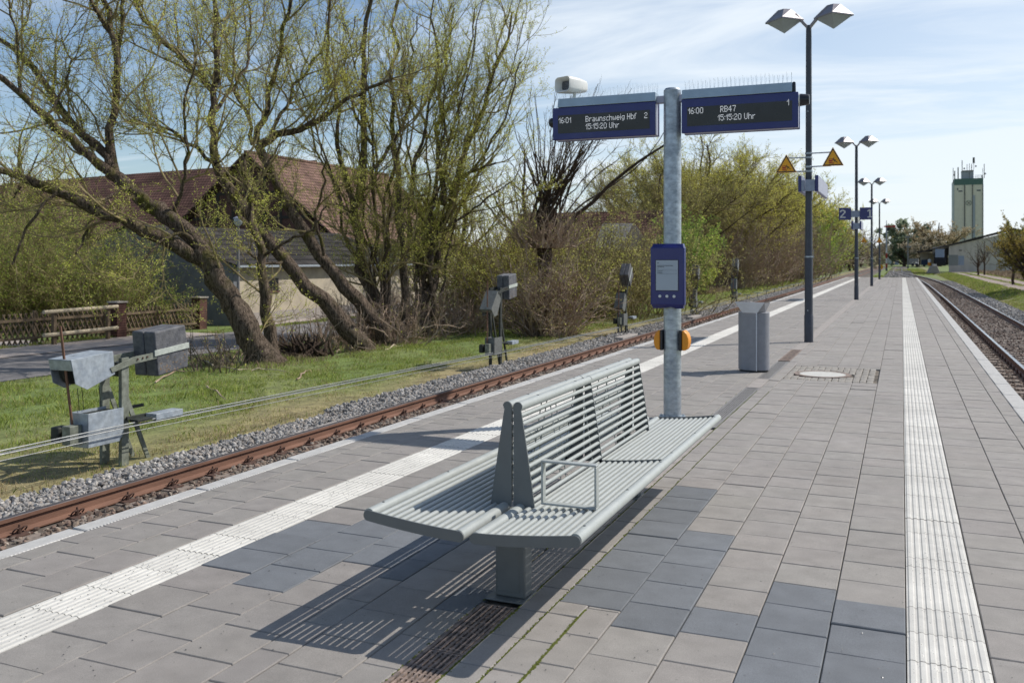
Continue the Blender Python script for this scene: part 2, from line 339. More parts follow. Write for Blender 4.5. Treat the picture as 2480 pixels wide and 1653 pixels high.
cg = np.array([0.12,0.165,0.036]) * (1-dry) + np.array([0.25,0.20,0.10]) * dry
M['ground'] = mat('grassy_ground', (0.1,0.13,0.03), 0.95, attr=True, var=0.35, scale=1.4, speck=0.35, spscale=25, bump=0.8, bscale=30)
o = npmesh('ground', V, [q], M['ground'], col=cg, smooth=True); tag(o, kind='structure')
def sheet(name, pts, m, z=None, up=0.0):
    """pts: list of (xl, xr, y): a strip"""
    V = []
    for l, r, y in pts:
        zz = z
        V += [(l, y, (float(terr(l, y))+up) if z is None else z), (r, y, (float(terr(r, y))+up) if z is None else z)]
    n = len(pts); Fc = [(2*k, 2*k+1, 2*k+3, 2*k+2) for k in range(n-1)]
    b = MB(); b.add(V, Fc); o = b.build(name, m, smooth=0); tag(o, kind='structure'); return o
rd = [(-20.6+0.4*math.sin(y*.11), -16.15+0.25*math.sin(y*.21+1), y) for y in np.linspace(-12, 150, 60)]
sheet('road', rd, M['road'], up=0.012)
sheet('pavement', [(-22.25, -20.05, y) for y in np.linspace(4, 23.5, 8)], M['drive'], up=0.03)
sheet('driveway', [(-27.0, -20.3, 15.2), (-27.2, -20.4, 16.5), (-27.5, -20.3, 18.6), (-26.5,-20.35,19.4)], M['drive'], up=0.02)
sheet('footpath', [(-22.25, -21.35, y) for y in np.linspace(26.5, 60, 12)], M['drive'], up=0.016)
pw = [(6.95+0.35*math.sin(y*.07), 10.6+0.4*math.sin(y*.05+1), y) for y in np.linspace(30, 150, 50)] + [(7.6,11.5,170),(8.8,13.0,200),(10,14.5,235)]
sheet('dirt_path', pw, M['path'], up=0.012)
sheet('yard', [(-1+1.6*(k), 30, 170+12*k) for k in range(2)] + [(3,32,200),(4,34,260)], M['path'], up=0.02)
# grass down the middle of the dirt path is stuff (blades) further below
# ---- track beds
def sweep(mb, prof, path, mi=0, closed=True):
    P = np.array(path, float); T = np.gradient(P, axis=0); T /= np.linalg.norm(T, axis=1)[:, None]
    Nn = np.stack([T[:,1], -T[:,0]], 1); n = len(prof); V = []
    for p, nn in zip(P, Nn):
        for dx, dz in prof: V.append((p[0]+nn[0]*dx, p[1]+nn[1]*dx, dz))
    Fc = []
    for k in range(len(P)-1):
        for a in range(n if closed else n-1):
            b = (a+1) % n; Fc.append((k*n+a, k*n+b, (k+1)*n+b, (k+1)*n+a))
    if closed: Fc += [tuple(range(n-1,-1,-1)), tuple(range((len(P)-1)*n, len(P)*n))]
    mb.add(V, Fc, mi)
def smoothpath(pts, step=2.0):
    P = np.array(pts, float); t = np.concatenate([[0], np.cumsum(np.linalg.norm(np.diff(P, axis=0), axis=1))])
    n = int(t[-1]/step)+1; tt = np.linspace(0, t[-1], n)
    x = np.interp(tt, t, P[:,0]); y = np.interp(tt, t, P[:,1])
    k = np.ones(7)/7
    for _ in range(3):
        xp = np.pad(x, 3, mode='edge'); x2 = np.convolve(xp, k, 'valid'); x2[0] = x[0]; x2[-1] = x[-1]; x = x2
    return np.stack([x, y], 1)
pathL = np.stack([np.full(60, -6.31), np.linspace(-8, 330, 60)], 1)
pathR = smoothpath([(3.05,-8),(3.05,60),(2.95,90),(2.7,107),(1.85,128),(.6,146),(-.35,160),(-.75,180),(-.75,330)], 3.0)
mb = MB(); sweep(mb, [(-2.15,-.93),(-1.75,-.815),(1.9,-.815),(2.2,-.93)], pathL, closed=False); tag(mb.build('ballast_bed', M['ballastbed'], smooth=0), kind='structure')
mb = MB(); sweep(mb, [(-1.9,-.93),(-1.7,-.83),(1.75,-.83),(2.3,-.93)], pathR, closed=False)
mb2 = tag(mb.build('ballast_bed', M['ballastbed'], smooth=0), kind='structure')
def octa(rng, n):
    V = np.array([(1,0,0),(-1,0,0),(0,1,0),(0,-1,0),(0,0,1),(0,0,-1)], float)
    Fc = np.array([(0,2,4),(2,1,4),(1,3,4),(3,0,4),(2,0,5),(1,2,5),(3,1,5),(0,3,5)])
    return V, Fc
def icosa():
    t = (1+5**.5)/2
    V = np.array([(-1,t,0),(1,t,0),(-1,-t,0),(1,-t,0),(0,-1,t),(0,1,t),(0,-1,-t),(0,1,-t),(t,0,-1),(t,0,1),(-t,0,-1),(-t,0,1)], float); V /= np.linalg.norm(V[0])
    Fc = np.array([(0,11,5),(0,5,1),(0,1,7),(0,7,10),(0,10,11),(1,5,9),(5,11,4),(11,10,2),(10,7,6),(7,1,8),(3,9,4),(3,4,2),(3,2,6),(3,6,8),(3,8,9),(4,9,5),(2,4,11),(6,2,10),(8,6,7),(9,8,1)])
    return V, Fc
def stones(spec):
    """spec rows: x0,x1,y0,y1,count,size,z,palette,template"""
    AV, AF, AC = [], [], []; n0 = 0
    for x0,x1,y0,y1,cnt,size,z,pal,tp in spec:
        V, Fc = icosa() if tp else octa(R_, 1)
        c = np.stack([R_.uniform(x0,x1,cnt), R_.uniform(y0,y1,cnt), z + R_.uniform(-.02,.025,cnt)], 1)
        s = size * R_.uniform(.55,1.25,(cnt,1,1)) * R_.uniform(.65,1.2,(cnt,1,3))
        W = V[None] * (1 + R_.uniform(-.28,.28,(cnt,len(V),1)))
        W = W * s
        an = R_.uniform(0,6.28,(cnt,3)); ca, sa = np.cos(an), np.sin(an)
        x, y, zz = W[...,0], W[...,1], W[...,2]
        x, y = x*ca[:,None,0]-y*sa[:,None,0], x*sa[:,None,0]+y*ca[:,None,0]
        y, zz = y*ca[:,None,1]-zz*sa[:,None,1], y*sa[:,None,1]+zz*ca[:,None,1]
        W = np.stack([x,y,zz],-1) + c[:,None]
        AV.append(W.reshape(-1,3)); AF.append((Fc[None] + (np.arange(cnt)*len(V))[:,None,None]).reshape(-1,3) + n0); n0 += cnt*len(V)
        p = np.array(pal)[R_.integers(0,len(pal),cnt)] * R_.uniform(.6,1.3,(cnt,1)); AC.append(np.repeat(p, len(V), 0))
    return np.concatenate(AV), np.concatenate(AF), np.concatenate(AC)
greyp = [(.33,.315,.295),(.27,.26,.245),(.37,.345,.315),(.22,.21,.2),(.30,.265,.23)]
brownp = [(.17,.12,.09),(.13,.095,.075),(.22,.17,.13),(.19,.13,.10),(.26,.22,.18)]
midp = greyp[:2] + brownp + [(.3,.27,.25)]
V, Fc, C = stones([(-8.05,-7.12,2.5,12,8500,.029,-.80,greyp,1),(-8.3,-7.15,12,24,7500,.031,-.79,greyp,1),(-8.35,-7.15,24,45,7000,.042,-.79,greyp,0),(-8.35,-7.15,45,90,6000,.06,-.79,greyp,0),
    (-8.3,-8.0,3,30,700,.028,-.85,greyp,1),
    (-6.98,-6.3,2.5,14,4200,.029,-.822,brownp,1),(-6.98,-6.3,14,30,3600,.034,-.825,brownp,0),(-6.98,-6.3,30,80,4500,.05,-.80,brownp,0),
    (2.45,3.68,1,24,8800,.032,-.822,brownp,0),(2.45,3.68,24,60,6000,.042,-.825,brownp,0),(1.35,2.2,1,30,5400,.034,-.825,brownp,0),(1.35,2.2,30,60,2500,.045,-.825,brownp,0),
    (3.92,4.95,2,32,8500,.042,-.80,greyp,0),(3.92,5.0,32,75,6500,.06,-.80,greyp,0),(2.45,3.6,60,95,2200,.06,-.825,brownp,0),(3.9,5.0,75,110,2500,.08,-.80,greyp,0),(-2.2,1.6,126,200,3500,.1,-.79,greyp,0)])
tag(npmesh('ballast', V, [Fc], M['ballast'], col=C), 'loose grey and rusty brown ballast stones beside the rails', 'ballast', kind='stuff')
# ---- the tracks
RZ = -0.65
prof_foot = [(-.0625,RZ-.149),(.0625,RZ-.149),(.0625,RZ-.137),(.012,RZ-.118),(.009,RZ-.045),(.034,RZ-.036),(.0345,RZ-.004),(-.0345,RZ-.004),(-.034,RZ-.036),(-.009,RZ-.045),(-.012,RZ-.118),(-.0625,RZ-.137)]
prof_top = [(-.0345,RZ-.0045),(.0345,RZ-.0045),(.028,RZ),(-.028,RZ)]
def track(label, path, topmat, sleepers_y, cx, seen_side):
    t = thing('railway_track', label, 'railway track', (cx, 0, RZ-.15))
    for s in (-.7535, .7535):
        P = np.array(path); T = np.gradient(P, axis=0); T /= np.linalg.norm(T, axis=1)[:,None]
        Q = P + np.stack([T[:,1], -T[:,0]], 1) * s
        mb = MB(); sweep(mb, prof_foot, Q); r = mb.build('rail', M['rail'], t, smooth=25)
        mb = MB(); sweep(mb, prof_top, Q); mb.build('rail_head', topmat, r, smooth=25)
    # one sleeper, one fastener, then copies
    y0 = sleepers_y[0]
    mb = MB(); mb.box(cx-1.3, cx+1.3, y0-.13, y0+.13, -.95, RZ-.152); sl = mb.build('sleeper', M['sleeper'], t, bevel=.015)
    fx = cx + seen_side * .7535; d = .085
    mb = MB()
    mb.box(fx-.17, fx+.17, y0-.085, y0+.085, RZ-.151, RZ-.138)
    for s in (-1, 1):
        x = fx + s*.095
        mb.lathe([(.017,RZ-.138),(.017,RZ-.085),(.009,RZ-.084),(.009,RZ-.06)], (x, y0, 0), 6)
        for k in (-1, 1):
            ring = [(x + .004*s + .022*math.sin(a)*s, y0 + k*(.04 + .026*math.cos(a)), RZ-.108 + .026*math.sin(a)) for a in np.linspace(-.6, 5.3, 10)]
            mb.tube(ring, .0075, 5)
    fs = mb.build('rail_fastener', M['clip'], t)
    ys_ = list(sleepers_y)
    for k, y in enumerate(ys_[1:100]):
        for src in (sl, fs):
            c = src.copy(); COL.objects.link(c); c.parent = t; c.location.y = y - y0
            if src is fs: c.rotation_euler.z = 0
    rest = ys_[100:]
    if rest:
        mb = MB()
        for y in rest:
            xo = float(np.interp(y, np.array(path)[:,1], np.array(path)[:,0])); mb.box(xo-1.3, xo+1.3, y-.13, y+.13, -.95, RZ-.152)
        o = mb.build('sleeper', M['sleeper'], t, smooth=0); o['kind'] = 'stuff'
    return t
track('rusty rail track beside the grass strip and signal wires', pathL, M['railtop'], np.arange(2.6, 120, .6), -6.31, -1)
track('rail track with shiny rail heads curving away behind the far platform end', pathR, M['railbright'], np.arange(2.4, 130, .6), 3.05, -1)
# ---- the platform
PE = 86.0
mb = MB(); mb.box(-4.36, 1.15, -8, PE-.12, -1.05, -.022); tag(mb.build('platform', M['joint'], smooth=0), kind='structure')
GAP = .0045
tiles = []     # x0,x1,y0,y1,r,g,b
base = np.array([.284,.262,.238])
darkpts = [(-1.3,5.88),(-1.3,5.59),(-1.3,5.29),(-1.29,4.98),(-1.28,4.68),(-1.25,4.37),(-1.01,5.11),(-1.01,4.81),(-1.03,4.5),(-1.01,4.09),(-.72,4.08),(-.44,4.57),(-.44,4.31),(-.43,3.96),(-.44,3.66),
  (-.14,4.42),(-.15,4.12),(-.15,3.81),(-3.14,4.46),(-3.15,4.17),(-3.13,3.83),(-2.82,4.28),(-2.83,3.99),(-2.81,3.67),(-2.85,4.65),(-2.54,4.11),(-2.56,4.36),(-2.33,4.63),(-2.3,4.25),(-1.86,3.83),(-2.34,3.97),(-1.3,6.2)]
def column(x0, x1, off, tint=1.0, y0=-8, y1=PE, L_=.3):
    y = y0 + off - L_
    while y < y1:
        ya, yb = max(y, y0), min(y + L_, y1)
        if yb - ya > .03:
            c = base * tint * R_.uniform(.965, 1.03) * (1 + R_.uniform(-.006, .006, 3))
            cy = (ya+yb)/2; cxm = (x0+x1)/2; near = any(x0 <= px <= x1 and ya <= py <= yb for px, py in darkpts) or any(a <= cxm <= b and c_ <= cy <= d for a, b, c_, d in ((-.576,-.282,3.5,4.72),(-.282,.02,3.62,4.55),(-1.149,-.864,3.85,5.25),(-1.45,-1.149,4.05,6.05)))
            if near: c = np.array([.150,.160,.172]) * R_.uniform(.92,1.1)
            tiles.append((x0, x1, ya, yb, *c, near))
        y += L_
Lc = [(-4.32,-4.169,.02),(-4.169,-3.888,.17),(-3.888,-3.62,.03),(-3.30,-2.98,.0),(-2.98,-2.674,.15),(-2.674,-2.376,.04),(-2.376,-2.231,.2),(-2.231,-1.93,.12),(-1.93,-1.765,.25),
      (-1.585,-1.444,.1),(-.864,-.576,.13),(-.576,-.282,.0),(-.282,.0166,.16),(.3166,.62,.05),(.62,.926,.2),(.926,1.071,.1)]
offs = {-3.30:.115, -2.98:.265, -2.674:.0}
for x0, x1, of in Lc: column(x0, x1, of, 1.0 if x0 > -1.6 else .93)
column(-1.149,-.864,.07); column(-1.444,-1.149,.23,y0=3.95); column(-1.444,-1.30,.1,y1=3.95); column(-1.30,-1.149,.22,y1=3.95)
T = np.array(tiles); nT = len(T)
# holes: manhole with cobbles, bench foot etc. -> drop slabs under the manhole
def inside(T, x0, x1, y0, y1): return (T[:,0] < x1) & (T[:,1] > x0) & (T[:,2] < y1) & (T[:,3] > y0)
MH = (-1.444, -.2822, 12.42, 14.05)
inx = (T[:,0] >= MH[0]-.01) & (T[:,1] <= MH[1]+.01)
lo_ = inx & (T[:,2] < MH[2]) & (T[:,3] > MH[2]); T[lo_,3] = MH[2]
hi_ = inx & (T[:,2] < MH[3]) & (T[:,3] > MH[3]); T[hi_,2] = MH[3]
keep = ~((T[:,0] >= MH[0]-.01) & (T[:,1] <= MH[1]+.01) & (T[:,3] > MH[2]+.001) & (T[:,2] < MH[3]-.001))
T = T[keep]; nT = len(T)
x0, x1, y0, y1 = T[:,0]+GAP/2, T[:,1]-GAP/2, T[:,2]+GAP/2, T[:,3]-GAP/2
ch = .004; zt = R_.normal(0, .0009, (nT, 4)); zt += R_.normal(0, .001, (nT,1)) * np.where(R_.random((nT,1)) < .06, 3.0, 1.0)
def ring(x0,x1,y0,y1,z): return np.stack([np.stack([x0,y0,z[:,0]],1),np.stack([x1,y0,z[:,1]],1),np.stack([x1,y1,z[:,2]],1),np.stack([x0,y1,z[:,3]],1)],1)
A = ring(x0,x1,y0,y1,np.full((nT,4),-.03)); B = ring(x0,x1,y0,y1,zt-ch); Cc = ring(x0+ch,x1-ch,y0+ch,y1-ch,zt)
V = np.concatenate([A,B,Cc],1)                 # nT,12,3
fb = [(8,9,10,11)] + [(a, (a+1)%4, 4+(a+1)%4, 4+a) for a in range(4)] + [(4+a, 4+(a+1)%4, 8+(a+1)%4, 8+a) for a in range(4)]
Fq = (np.array(fb)[None] + (np.arange(nT)*12)[:,None,None]).reshape(-1,4)
cc = np.repeat(T[:,4:7], 12, 0)
tag(npmesh('platform_paving', V.reshape(-1,3), [Fq], M['slab'], col=cc), kind='structure')
# kerbs
for nm, x0_, x1_ in (('kerb_left', -4.455, -4.325), ('kerb_right', 1.075, 1.245)):
    mb = MB(); y = -7.19
    while y < PE - .05:
        yy = min(y + 1.0, PE)
        z_ = random.uniform(-.0015,.0015)
        mb.box(x0_, x1_, y+.004, yy-.004, -.26, .0+z_)
        y += 1.01
    o = tag(mb.build(nm, M['kerb'], bevel=.008, seg=1), kind='structure')
mb = MB()
mb.box(-4.40,-4.361,-8,PE-.02,-1.05,-.262); mb.box(1.151,1.20,-8,PE-.02,-1.05,-.262); mb.box(-4.36,1.15,PE-.118,PE-.01,-1.05,-.024)
tag(mb.build('platform_wall', M['concrete'], smooth=0), kind='structure')
# tactile strips: ribs run along the platform
def tactile(nm, xa, xb, lens):
    W = xb - xa; nr = 8; pitch = (W-.01)/nr; AV=[]; AF=[]; AC=[]; n0=0; y=-8.0; k=0
    pr = [(0.003,-.004)]
    for r in range(nr):
        s = .005 + r*pitch
        pr += [(s+pitch*.12, -.003),(s+pitch*.27,.002),(s+pitch*.73,.002),(s+pitch*.88,-.003)]
    pr += [(W-.003,-.004)]
    pr = [(pr[0][0], -.03)] + pr + [(pr[-1][0], -.03)]
    pr = np.array(pr); m = len(pr)
    while y < PE:
        L_ = lens[k % len(lens)]; k += 1
        if y + L_ > PE: L_ = PE - y
        if L_ < .03: break
        dz = R_.uniform(-.001,.0012); ya, yb = y+.002, y+L_-.002
        V = np.concatenate([np.stack([xa+pr[:,0], np.full(m,ya), pr[:,1]+dz],1), np.stack([xa+pr[:,0], np.full(m,yb), pr[:,1]+dz],1)])
        Fq = [(a,a+1,m+a+1,m+a) for a in range(m-1)]
        AV.append(V); AF.append(np.array(Fq)+n0); n0 += 2*m
        AC.append(np.tile(np.array([.56,.545,.50])*R_.uniform(.92,1.05), (2*m,1))); y += L_
    V = np.concatenate(AV); Fq = np.concatenate(AF); C = np.concatenate(AC)
    tag(npmesh(nm, V, [Fq[:, ::-1] if False else Fq], M['tactile'], col=C), kind='structure')
tactile('tactile_strip_right', .0166, .3166, [.3,.3,.3,.15,.3,.19,.3,.3,.3])
tactile('tactile_strip_left', -3.62, -3.30, [.3,.3,.45,.3,.3])
# scattered dark grit on the strips and slabs
n = 5200
gx = np.where(R_.random(n) < .6, R_.choice([.0,1.], n)*0 + np.where(R_.random(n)<.5, R_.uniform(.02,.31,n), R_.uniform(-3.6,-3.31,n)), R_.uniform(-4.3,1.05,n)); gy = 2.2 + 14*R_.random(n)**1.7
Vo, Fo = octa(R_,1); s = (.0012+.0028*R_.random((n,1,1))**2) * np.array([1,1.3,.5])
W = Vo[None]*s + np.stack([gx,gy,np.full(n,.0025)],1)[:,None]
tag(npmesh('grit', W.reshape(-1,3), [(Fo[None]+(np.arange(n)*6)[:,None,None]).reshape(-1,3)], M['black']), 'tiny dark grit scattered over the paving', 'grit', kind='stuff')
# moss along the joints beside the drain
n = 5000; lines = [(-1.583,.5),(-1.444,.35),(-1.30,.3),(-1.765,.06)]; ww = np.array([l[1] for l in lines]); ww/=ww.sum()
pick = R_.choice(len(lines), n, p=ww); mx_ = np.array([l[0] for l in lines])[pick] + R_.normal(0,.0035,n); my_ = 2.2 + (R_.random(n)**1.5)*9
my_ = np.where((pick==2), 2.2+R_.random(n)*1.7, my_)
s = R_.uniform(.0025,.006,(n,1,1)) * np.array([1,1.6,.55])
W = Vo[None]*s + np.stack([mx_,my_,np.full(n,-.001)],1)[:,None]
tag(npmesh('moss', W.reshape(-1,3), [(Fo[None]+(np.arange(n)*6)[:,None,None]).reshape(-1,3)], M['moss']), 'green moss in the joints beside the drain', 'moss', kind='stuff')
# ---- drain: channel things set in the paving
def drain(label, ya, yb, m, nbars=6, pitch=.036):
    t = thing('drain_grating', label, 'drain grating', (-1.675, ya, 0), 'gratings of the drain along the platform')
    xa, xb = -1.758, -1.592
    mb = MB(); mb.box(xa-.004, xa+.012, ya, yb, -.03, -.0015); mb.box(xb-.012, xb+.004, ya, yb, -.03, -.0015); mb.build('frame', m, t)
    mb = MB(); mb.box(xa+.013, xb-.013, ya, yb, -.0215, -.019); mb.build('gutter', M['black'], t)
    L_ = yb - ya; np_ = max(1, round(L_/.5)); mb = MB()
    for k in range(np_):
        a = ya + L_*k/np_ + .004; b = ya + L_*(k+1)/np_ - .004
        mb.box(xa+.014, xb-.014, a, a+.01, -.016, -.002); mb.box(xa+.014, xb-.014, b-.01, b, -.016, -.002)
        nb = nbars
        for i in range(nb):
            x = xa+.014 + (xb-xa-.028)*(i+.5)/nb
            mb.box(x-.0052, x+.0052, a+.01, b-.01, -.016, -.0025)
        y = a + pitch
        while y < b - .012:
            mb.box(xa+.014, xb-.014, y-.003, y+.003, -.017, -.0045); y += pitch*1.6
    mb.build('bars', m, t)
drain('rusty brown drain grating in front of the bench foot', 2.2, 3.80, M['iron'])
drain('grey drain grating just behind the bench and information pole', 8.6, 11.45, M['irongrey'])
drain('drain grating between the litter bin and the round manhole cover', 12.3, 14.6, M['irongrey'])
drain('drain grating with a rusty frame in front of the nearest lamp mast', 14.7, 16.6, M['iron'])
mb = MB(); t_ = 3.97
while t_ < PE-.3:
    if not (8.55 < t_+.15 < 11.5 or 12.25 < t_+.15 < 16.6): mb.box(-1.761, -1.589, t_+.003, t_+.297, -.03, -.002)
    t_ += .3
tag(mb.build('drain_cover_slabs', M['concrete'], bevel=.003, seg=1), kind='structure')
# ---- manhole
t = thing('manhole_cover', 'round pale manhole cover with rusty rim set in cobbles', 'manhole cover', (-.99, 13.13, 0))
mb = MB(); mb.lathe([(.0,.0),(.30,.0),(.30,.004),(.0,.0045)], (-.99,13.13,.001), 40); mb.build('cover_disc', M['conc_white'], t)
mb = MB()
pf = [(.305,-.02),(.305,.006),(.37,.006),(.37,-.02)]; n = 40; V = []
for r, h in pf:
    for k in range(n): V.append((-.99+r*math.cos(2*math.pi*k/n), 13.13+r*math.sin(2*math.pi*k/n), h))
mb.add(V, [(i*n+k, i*n+(k+1)%n, (i+1)*n+(k+1)%n, (i+1)*n+k) for i in range(3) for k in range(n)]); mb.build('rim', M['iron'], t)
mb = MB()
y = MH[2]+.006
while y < MH[3]-.07:
    x = MH[0]+.046 + random.uniform(0,.006)
    while x < MH[1]-.035:
        if (x+.99)**2 + (y+.04-13.13)**2 > .405**2:
            h = random.uniform(-.004,.003); mb.box(x-.038+random.uniform(-.006,.006), x+.040, y+random.uniform(-.003,.003), y+.081, -.03, h)
        x += .085
    y += .086
tag(mb.build('cobble_surround', M['cobble'], bevel=.005, seg=1), kind='structure')
# ================================================================= BENCH
BX = -1.645                 # line between the two halves
BY0, BY1 = 3.40, 6.42; BM = (BY0+BY1)/2; KB0, KB1 = 3.885, 5.94
bench = thing('bench', 'grey-green double-sided bench of steel tubes with tall back in the foreground', 'bench', (BX, BM, 0))
def seat_z(d):               # height of the seat at distance d from the centre line
    return .418 + .045*(d/.5)**1.6
for s, nm in ((1,'right'), (-1,'left')):
    W = .498
    tb = []; mb = MB()
    # large tubes front and centre
    mb.tube([(BX+s*(W-.028), BY0+.004, seat_z(W)), (BX+s*(W-.028), BY1-.004, seat_z(W))], .0255, 18)
    mb.tube([(BX+s*.040, BY0+.004, seat_z(.04)), (BX+s*.040, KB0-.0, seat_z(.04))], .0255, 18)
    mb.tube([(BX+s*.040, KB1, seat_z(.04)), (BX+s*.040, BY1-.004, seat_z(.04))], .0255, 18)
    nb = 11
    for k in range(nb):
        d = .086 + (W-.055-.086-.02)*k/(nb-1); z = seat_z(d)+.005
        mb.tube([(BX+s*d, BY0+.004, z), (BX+s*d, BY1-.004, z)], .0118, 12)
    # cross rods carrying the bars
    for yy in (BY0+.17, BY0+.42, KB0+.55, BM-.17, BM+.17, KB1-.55, BY1-.42, BY1-.17):
        mb.tube([(BX+s*d, yy, seat_z(d)-.011) for d in (.05,.2,.35,.46)], .0035, 6)
    mb.build('seat', M['bench'], bench)
    # end plates and middle plate under the seat: rounded strip
    def plate(y, thick, lo=.0, hi=W, half=.023):
        up = []; dn = []
        for d in np.linspace(lo+.028, hi-.028, 9): up.append((BX+s*d, y, seat_z(d)+half)); dn.append((BX+s*d, y, seat_z(d)-half))
        def cap(d, sg):
            return [(BX+s*(d + sg*half*math.sin(a)), y, seat_z(d)+half*math.cos(a)) for a in np.linspace(0, math.pi, 9)[1:-1]]
        poly = up + cap(hi-.028, 1) + dn[::-1] + cap(lo+.028, -1)[::-1]
        return poly
    for y in (BY0-.004, BY1-.004):
        mb = MB(); mb.prism(plate(y, .008, .009), (0,.008,0)); mb.build('end_plate', M['benchplate_shade'], bench, smooth=30)
    mb = MB(); mb.prism(plate(BM-.003,.006,.06,W-.03,.021), (0,.006,0)); mb.build('end_plate', M['benchplate_shade'], bench, smooth=30)
    # backrest
    zt = .905
    def bx(z):                # outer face of the back at height z
        return .028 + .072*((zt-z)/(zt-.45))**.9 if z < zt else .028
    mb = MB()
    mb.tube([(BX+s*.026, KB0, zt-.02), (BX+s*.026, KB1, zt-.02)], .0215, 18)
    for k in range(11):
        z = .845 - k*.0385; d = bx(z)
        mb.tube([(BX+s*(d-.004), KB0+.006, z), (BX+s*(d-.004), KB1-.006, z)], .0100, 12)
    for yy in (KB0+.5, BM-.1, KB1-.5, BM+.35, BM-.6):
        mb.tube([(BX+s*(bx(z)-.017), yy, z) for z in np.linspace(.85,.46,6)], .003, 5)
    mb.build('backrest', M['bench'], bench)
    for y in (KB0-.004, BM-.003, KB1-.004):
        out = [(BX+s*(bx(z)+.006), y, z) for z in np.linspace(.43, zt-.03, 9)]
        top = [(BX+s*(.026+.0225*math.cos(a)), y, zt-.02+.0225*math.sin(a)) for a in np.linspace(.15, math.pi-.1, 9)]
        inn = [(BX+s*.005, y, z) for z in (.84,.6,.43)]
        mb = MB(); mb.prism(out+top+inn, (0,.007,0)); mb.build('back_plate', M['benchplate_shade'], bench, smooth=30)
    mb = MB(); yy = KB0
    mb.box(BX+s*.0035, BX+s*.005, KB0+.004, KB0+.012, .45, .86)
    mb.build('gap_strip', M['benchplate_shade'], bench)
mb = MB()
for s in (1,-1):
    for yy in (BY0+.12, BY0+.75, BM-.12, BM+.13, BY1-.75, BY1-.12): mb.lathe([(.0065,0),(.0065,.0015),(.0,.002)], (BX+s*(.498-.030), yy, seat_z(.498)+.0248), 8)
    for yy in (KB0+.25, KB0+.8, BM-.1, BM+.35, KB1-.25): mb.lathe([(.007,0),(.007,.0015),(.0,.002)], (BX+s*.026, yy, .905-.02+.0208), 8)
o_ = mb.build('plugs', M['black'], bench, smooth=0); o_.name = 'screw_plugs'; o_['kind'] = 'stuff'
# arm rest frame on the right half
mb = MB(); ya = 3.84; aw = .04
xa, xb, za, zb = BX+.155, BX+.415, .462, .660
mb.box(xa, xb, ya, ya+aw, za, za+.010); mb.box(xa, xb, ya, ya+aw, zb-.010, zb)
mb.box(xa, xa+.010, ya, ya+aw, za+.010, zb-.010); mb.box(xb-.010, xb, ya, ya+aw, za+.010, zb-.010)
ar = mb.build('arm_rest', M['bench'], bench, bevel=.0035)
mb = MB(); mb.tube([(xa+.2,ya+.01,za-.012),(xa+.2,ya+.01,za)],.006,6); mb.tube([(xb-.02,ya+.01,za-.018),(xb-.02,ya+.01,za)],.006,6); mb.build('fixing_bolt', M['clip'], ar)
# feet
for yf in (3.93, 5.89):
    mb = MB(); mb.box(BX-.092, BX+.058, yf-.04, yf+.05, .004, .395); ft = mb.build('foot', M['benchplate_shade'], bench, bevel=.009)
    mb = MB(); mb.box(BX-.080, BX+.030, yf-.0415, yf-.0395, .03, .385); mb.build('cover_panel', M['benchplate_shade'], ft, bevel=.001, seg=1)
    mb = MB(); mb.box(BX-.09, BX+.09, yf-.03, yf+.04, .385, .402); mb.build('bracket', M['benchplate_shade'], ft, bevel=.003)
    mb = MB(); mb.box(BX-.125, BX+.065, yf-.085, yf+.09, -.004, .004); mb.build('base_plate', M['benchplate_shade'], ft, bevel=.002, seg=1)
# ================================================================= INFORMATION POLE
PX, PY = -2.085, 8.965
pole = thing('information_pole', 'thick galvanised steel pole carrying two departure boards behind the bench', 'pole', (PX, PY, 0))
mb = MB(); mb.lathe([(.0862,.02),(.0862,2.97),(.0855,2.975),(.0855,3.225),(.07,3.245),(.0,3.25)], (PX,PY,0), 40); mb.build('post', M['galv'], pole)
mb = MB(); mb.lathe([(.0,0),(.13,.0),(.13,.018),(.0,.019)], (PX,PY,0.001), 24)
for a in range(6): mb.lathe([(.012,.018),(.012,.034),(.0,.036)], (PX+.108*math.cos(a*1.047+.3), PY+.108*math.sin(a*1.047+.3),0), 6)
mb.build('base_flange', M['galv'], pole)
mb = MB(); mb.beam((PX-.16,PY,3.14),(PX+.16,PY,3.14),.07,.07,(0,1,0)); mb.build('bracket', M['casing'], pole, bevel=.004)
# 5x7 dot font
FONT = {'0':"01110 10001 10001 10001 10001 10001 01110",'1':"001 011 101 001 001 001 001",'2':"01110 10001 00001 00110 01000 10000 11111",'4':"00010 00110 01010 10010 11111 00010 00010",
'5':"11111 10000 11110 00001 00001 10001 01110",'6':"00110 01000 10000 11110 10001 10001 01110",'7':"11111 00001 00010 00010 00100 00100 00100",':':"0 0 1 0 0 1 0",' ':"00 00 00 00 00 00 00",
'B':"11110 10001 10001 11110 10001 10001 11110",'R':"11110 10001 10001 11110 10100 10010 10001",'H':"10001 10001 10001 11111 10001 10001 10001",'U':"10001 10001 10001 10001 10001 10001 01110",
'r':"0000 0000 1011 1100 1000 1000 1000",'a':"00000 00000 01110 00001 01111 10001 01111",'u':"00000 00000 10001 10001 10001 10011 01101",'n':"00000 00000 11110 10001 10001 10001 10001",
's':"0000 0000 0111 1000 0110 0001 1110",'c':"0000 0000 0111 1000 1000 1000 0111",'h':"10000 10000 11110 10001 10001 10001 10001",'w':"00000 00000 10001 10001 10101 10101 01010",
'e':"00000 00000 01110 10001 11111 10000 01110",'i':"1 0 1 1 1 1 1",'g':"00000 00000 01111 10001 10001 01111 00001 01110",'b':"10000 10000 11110 10001 10001 10001 11110",'f':"011 100 110 100 100 100 100"}
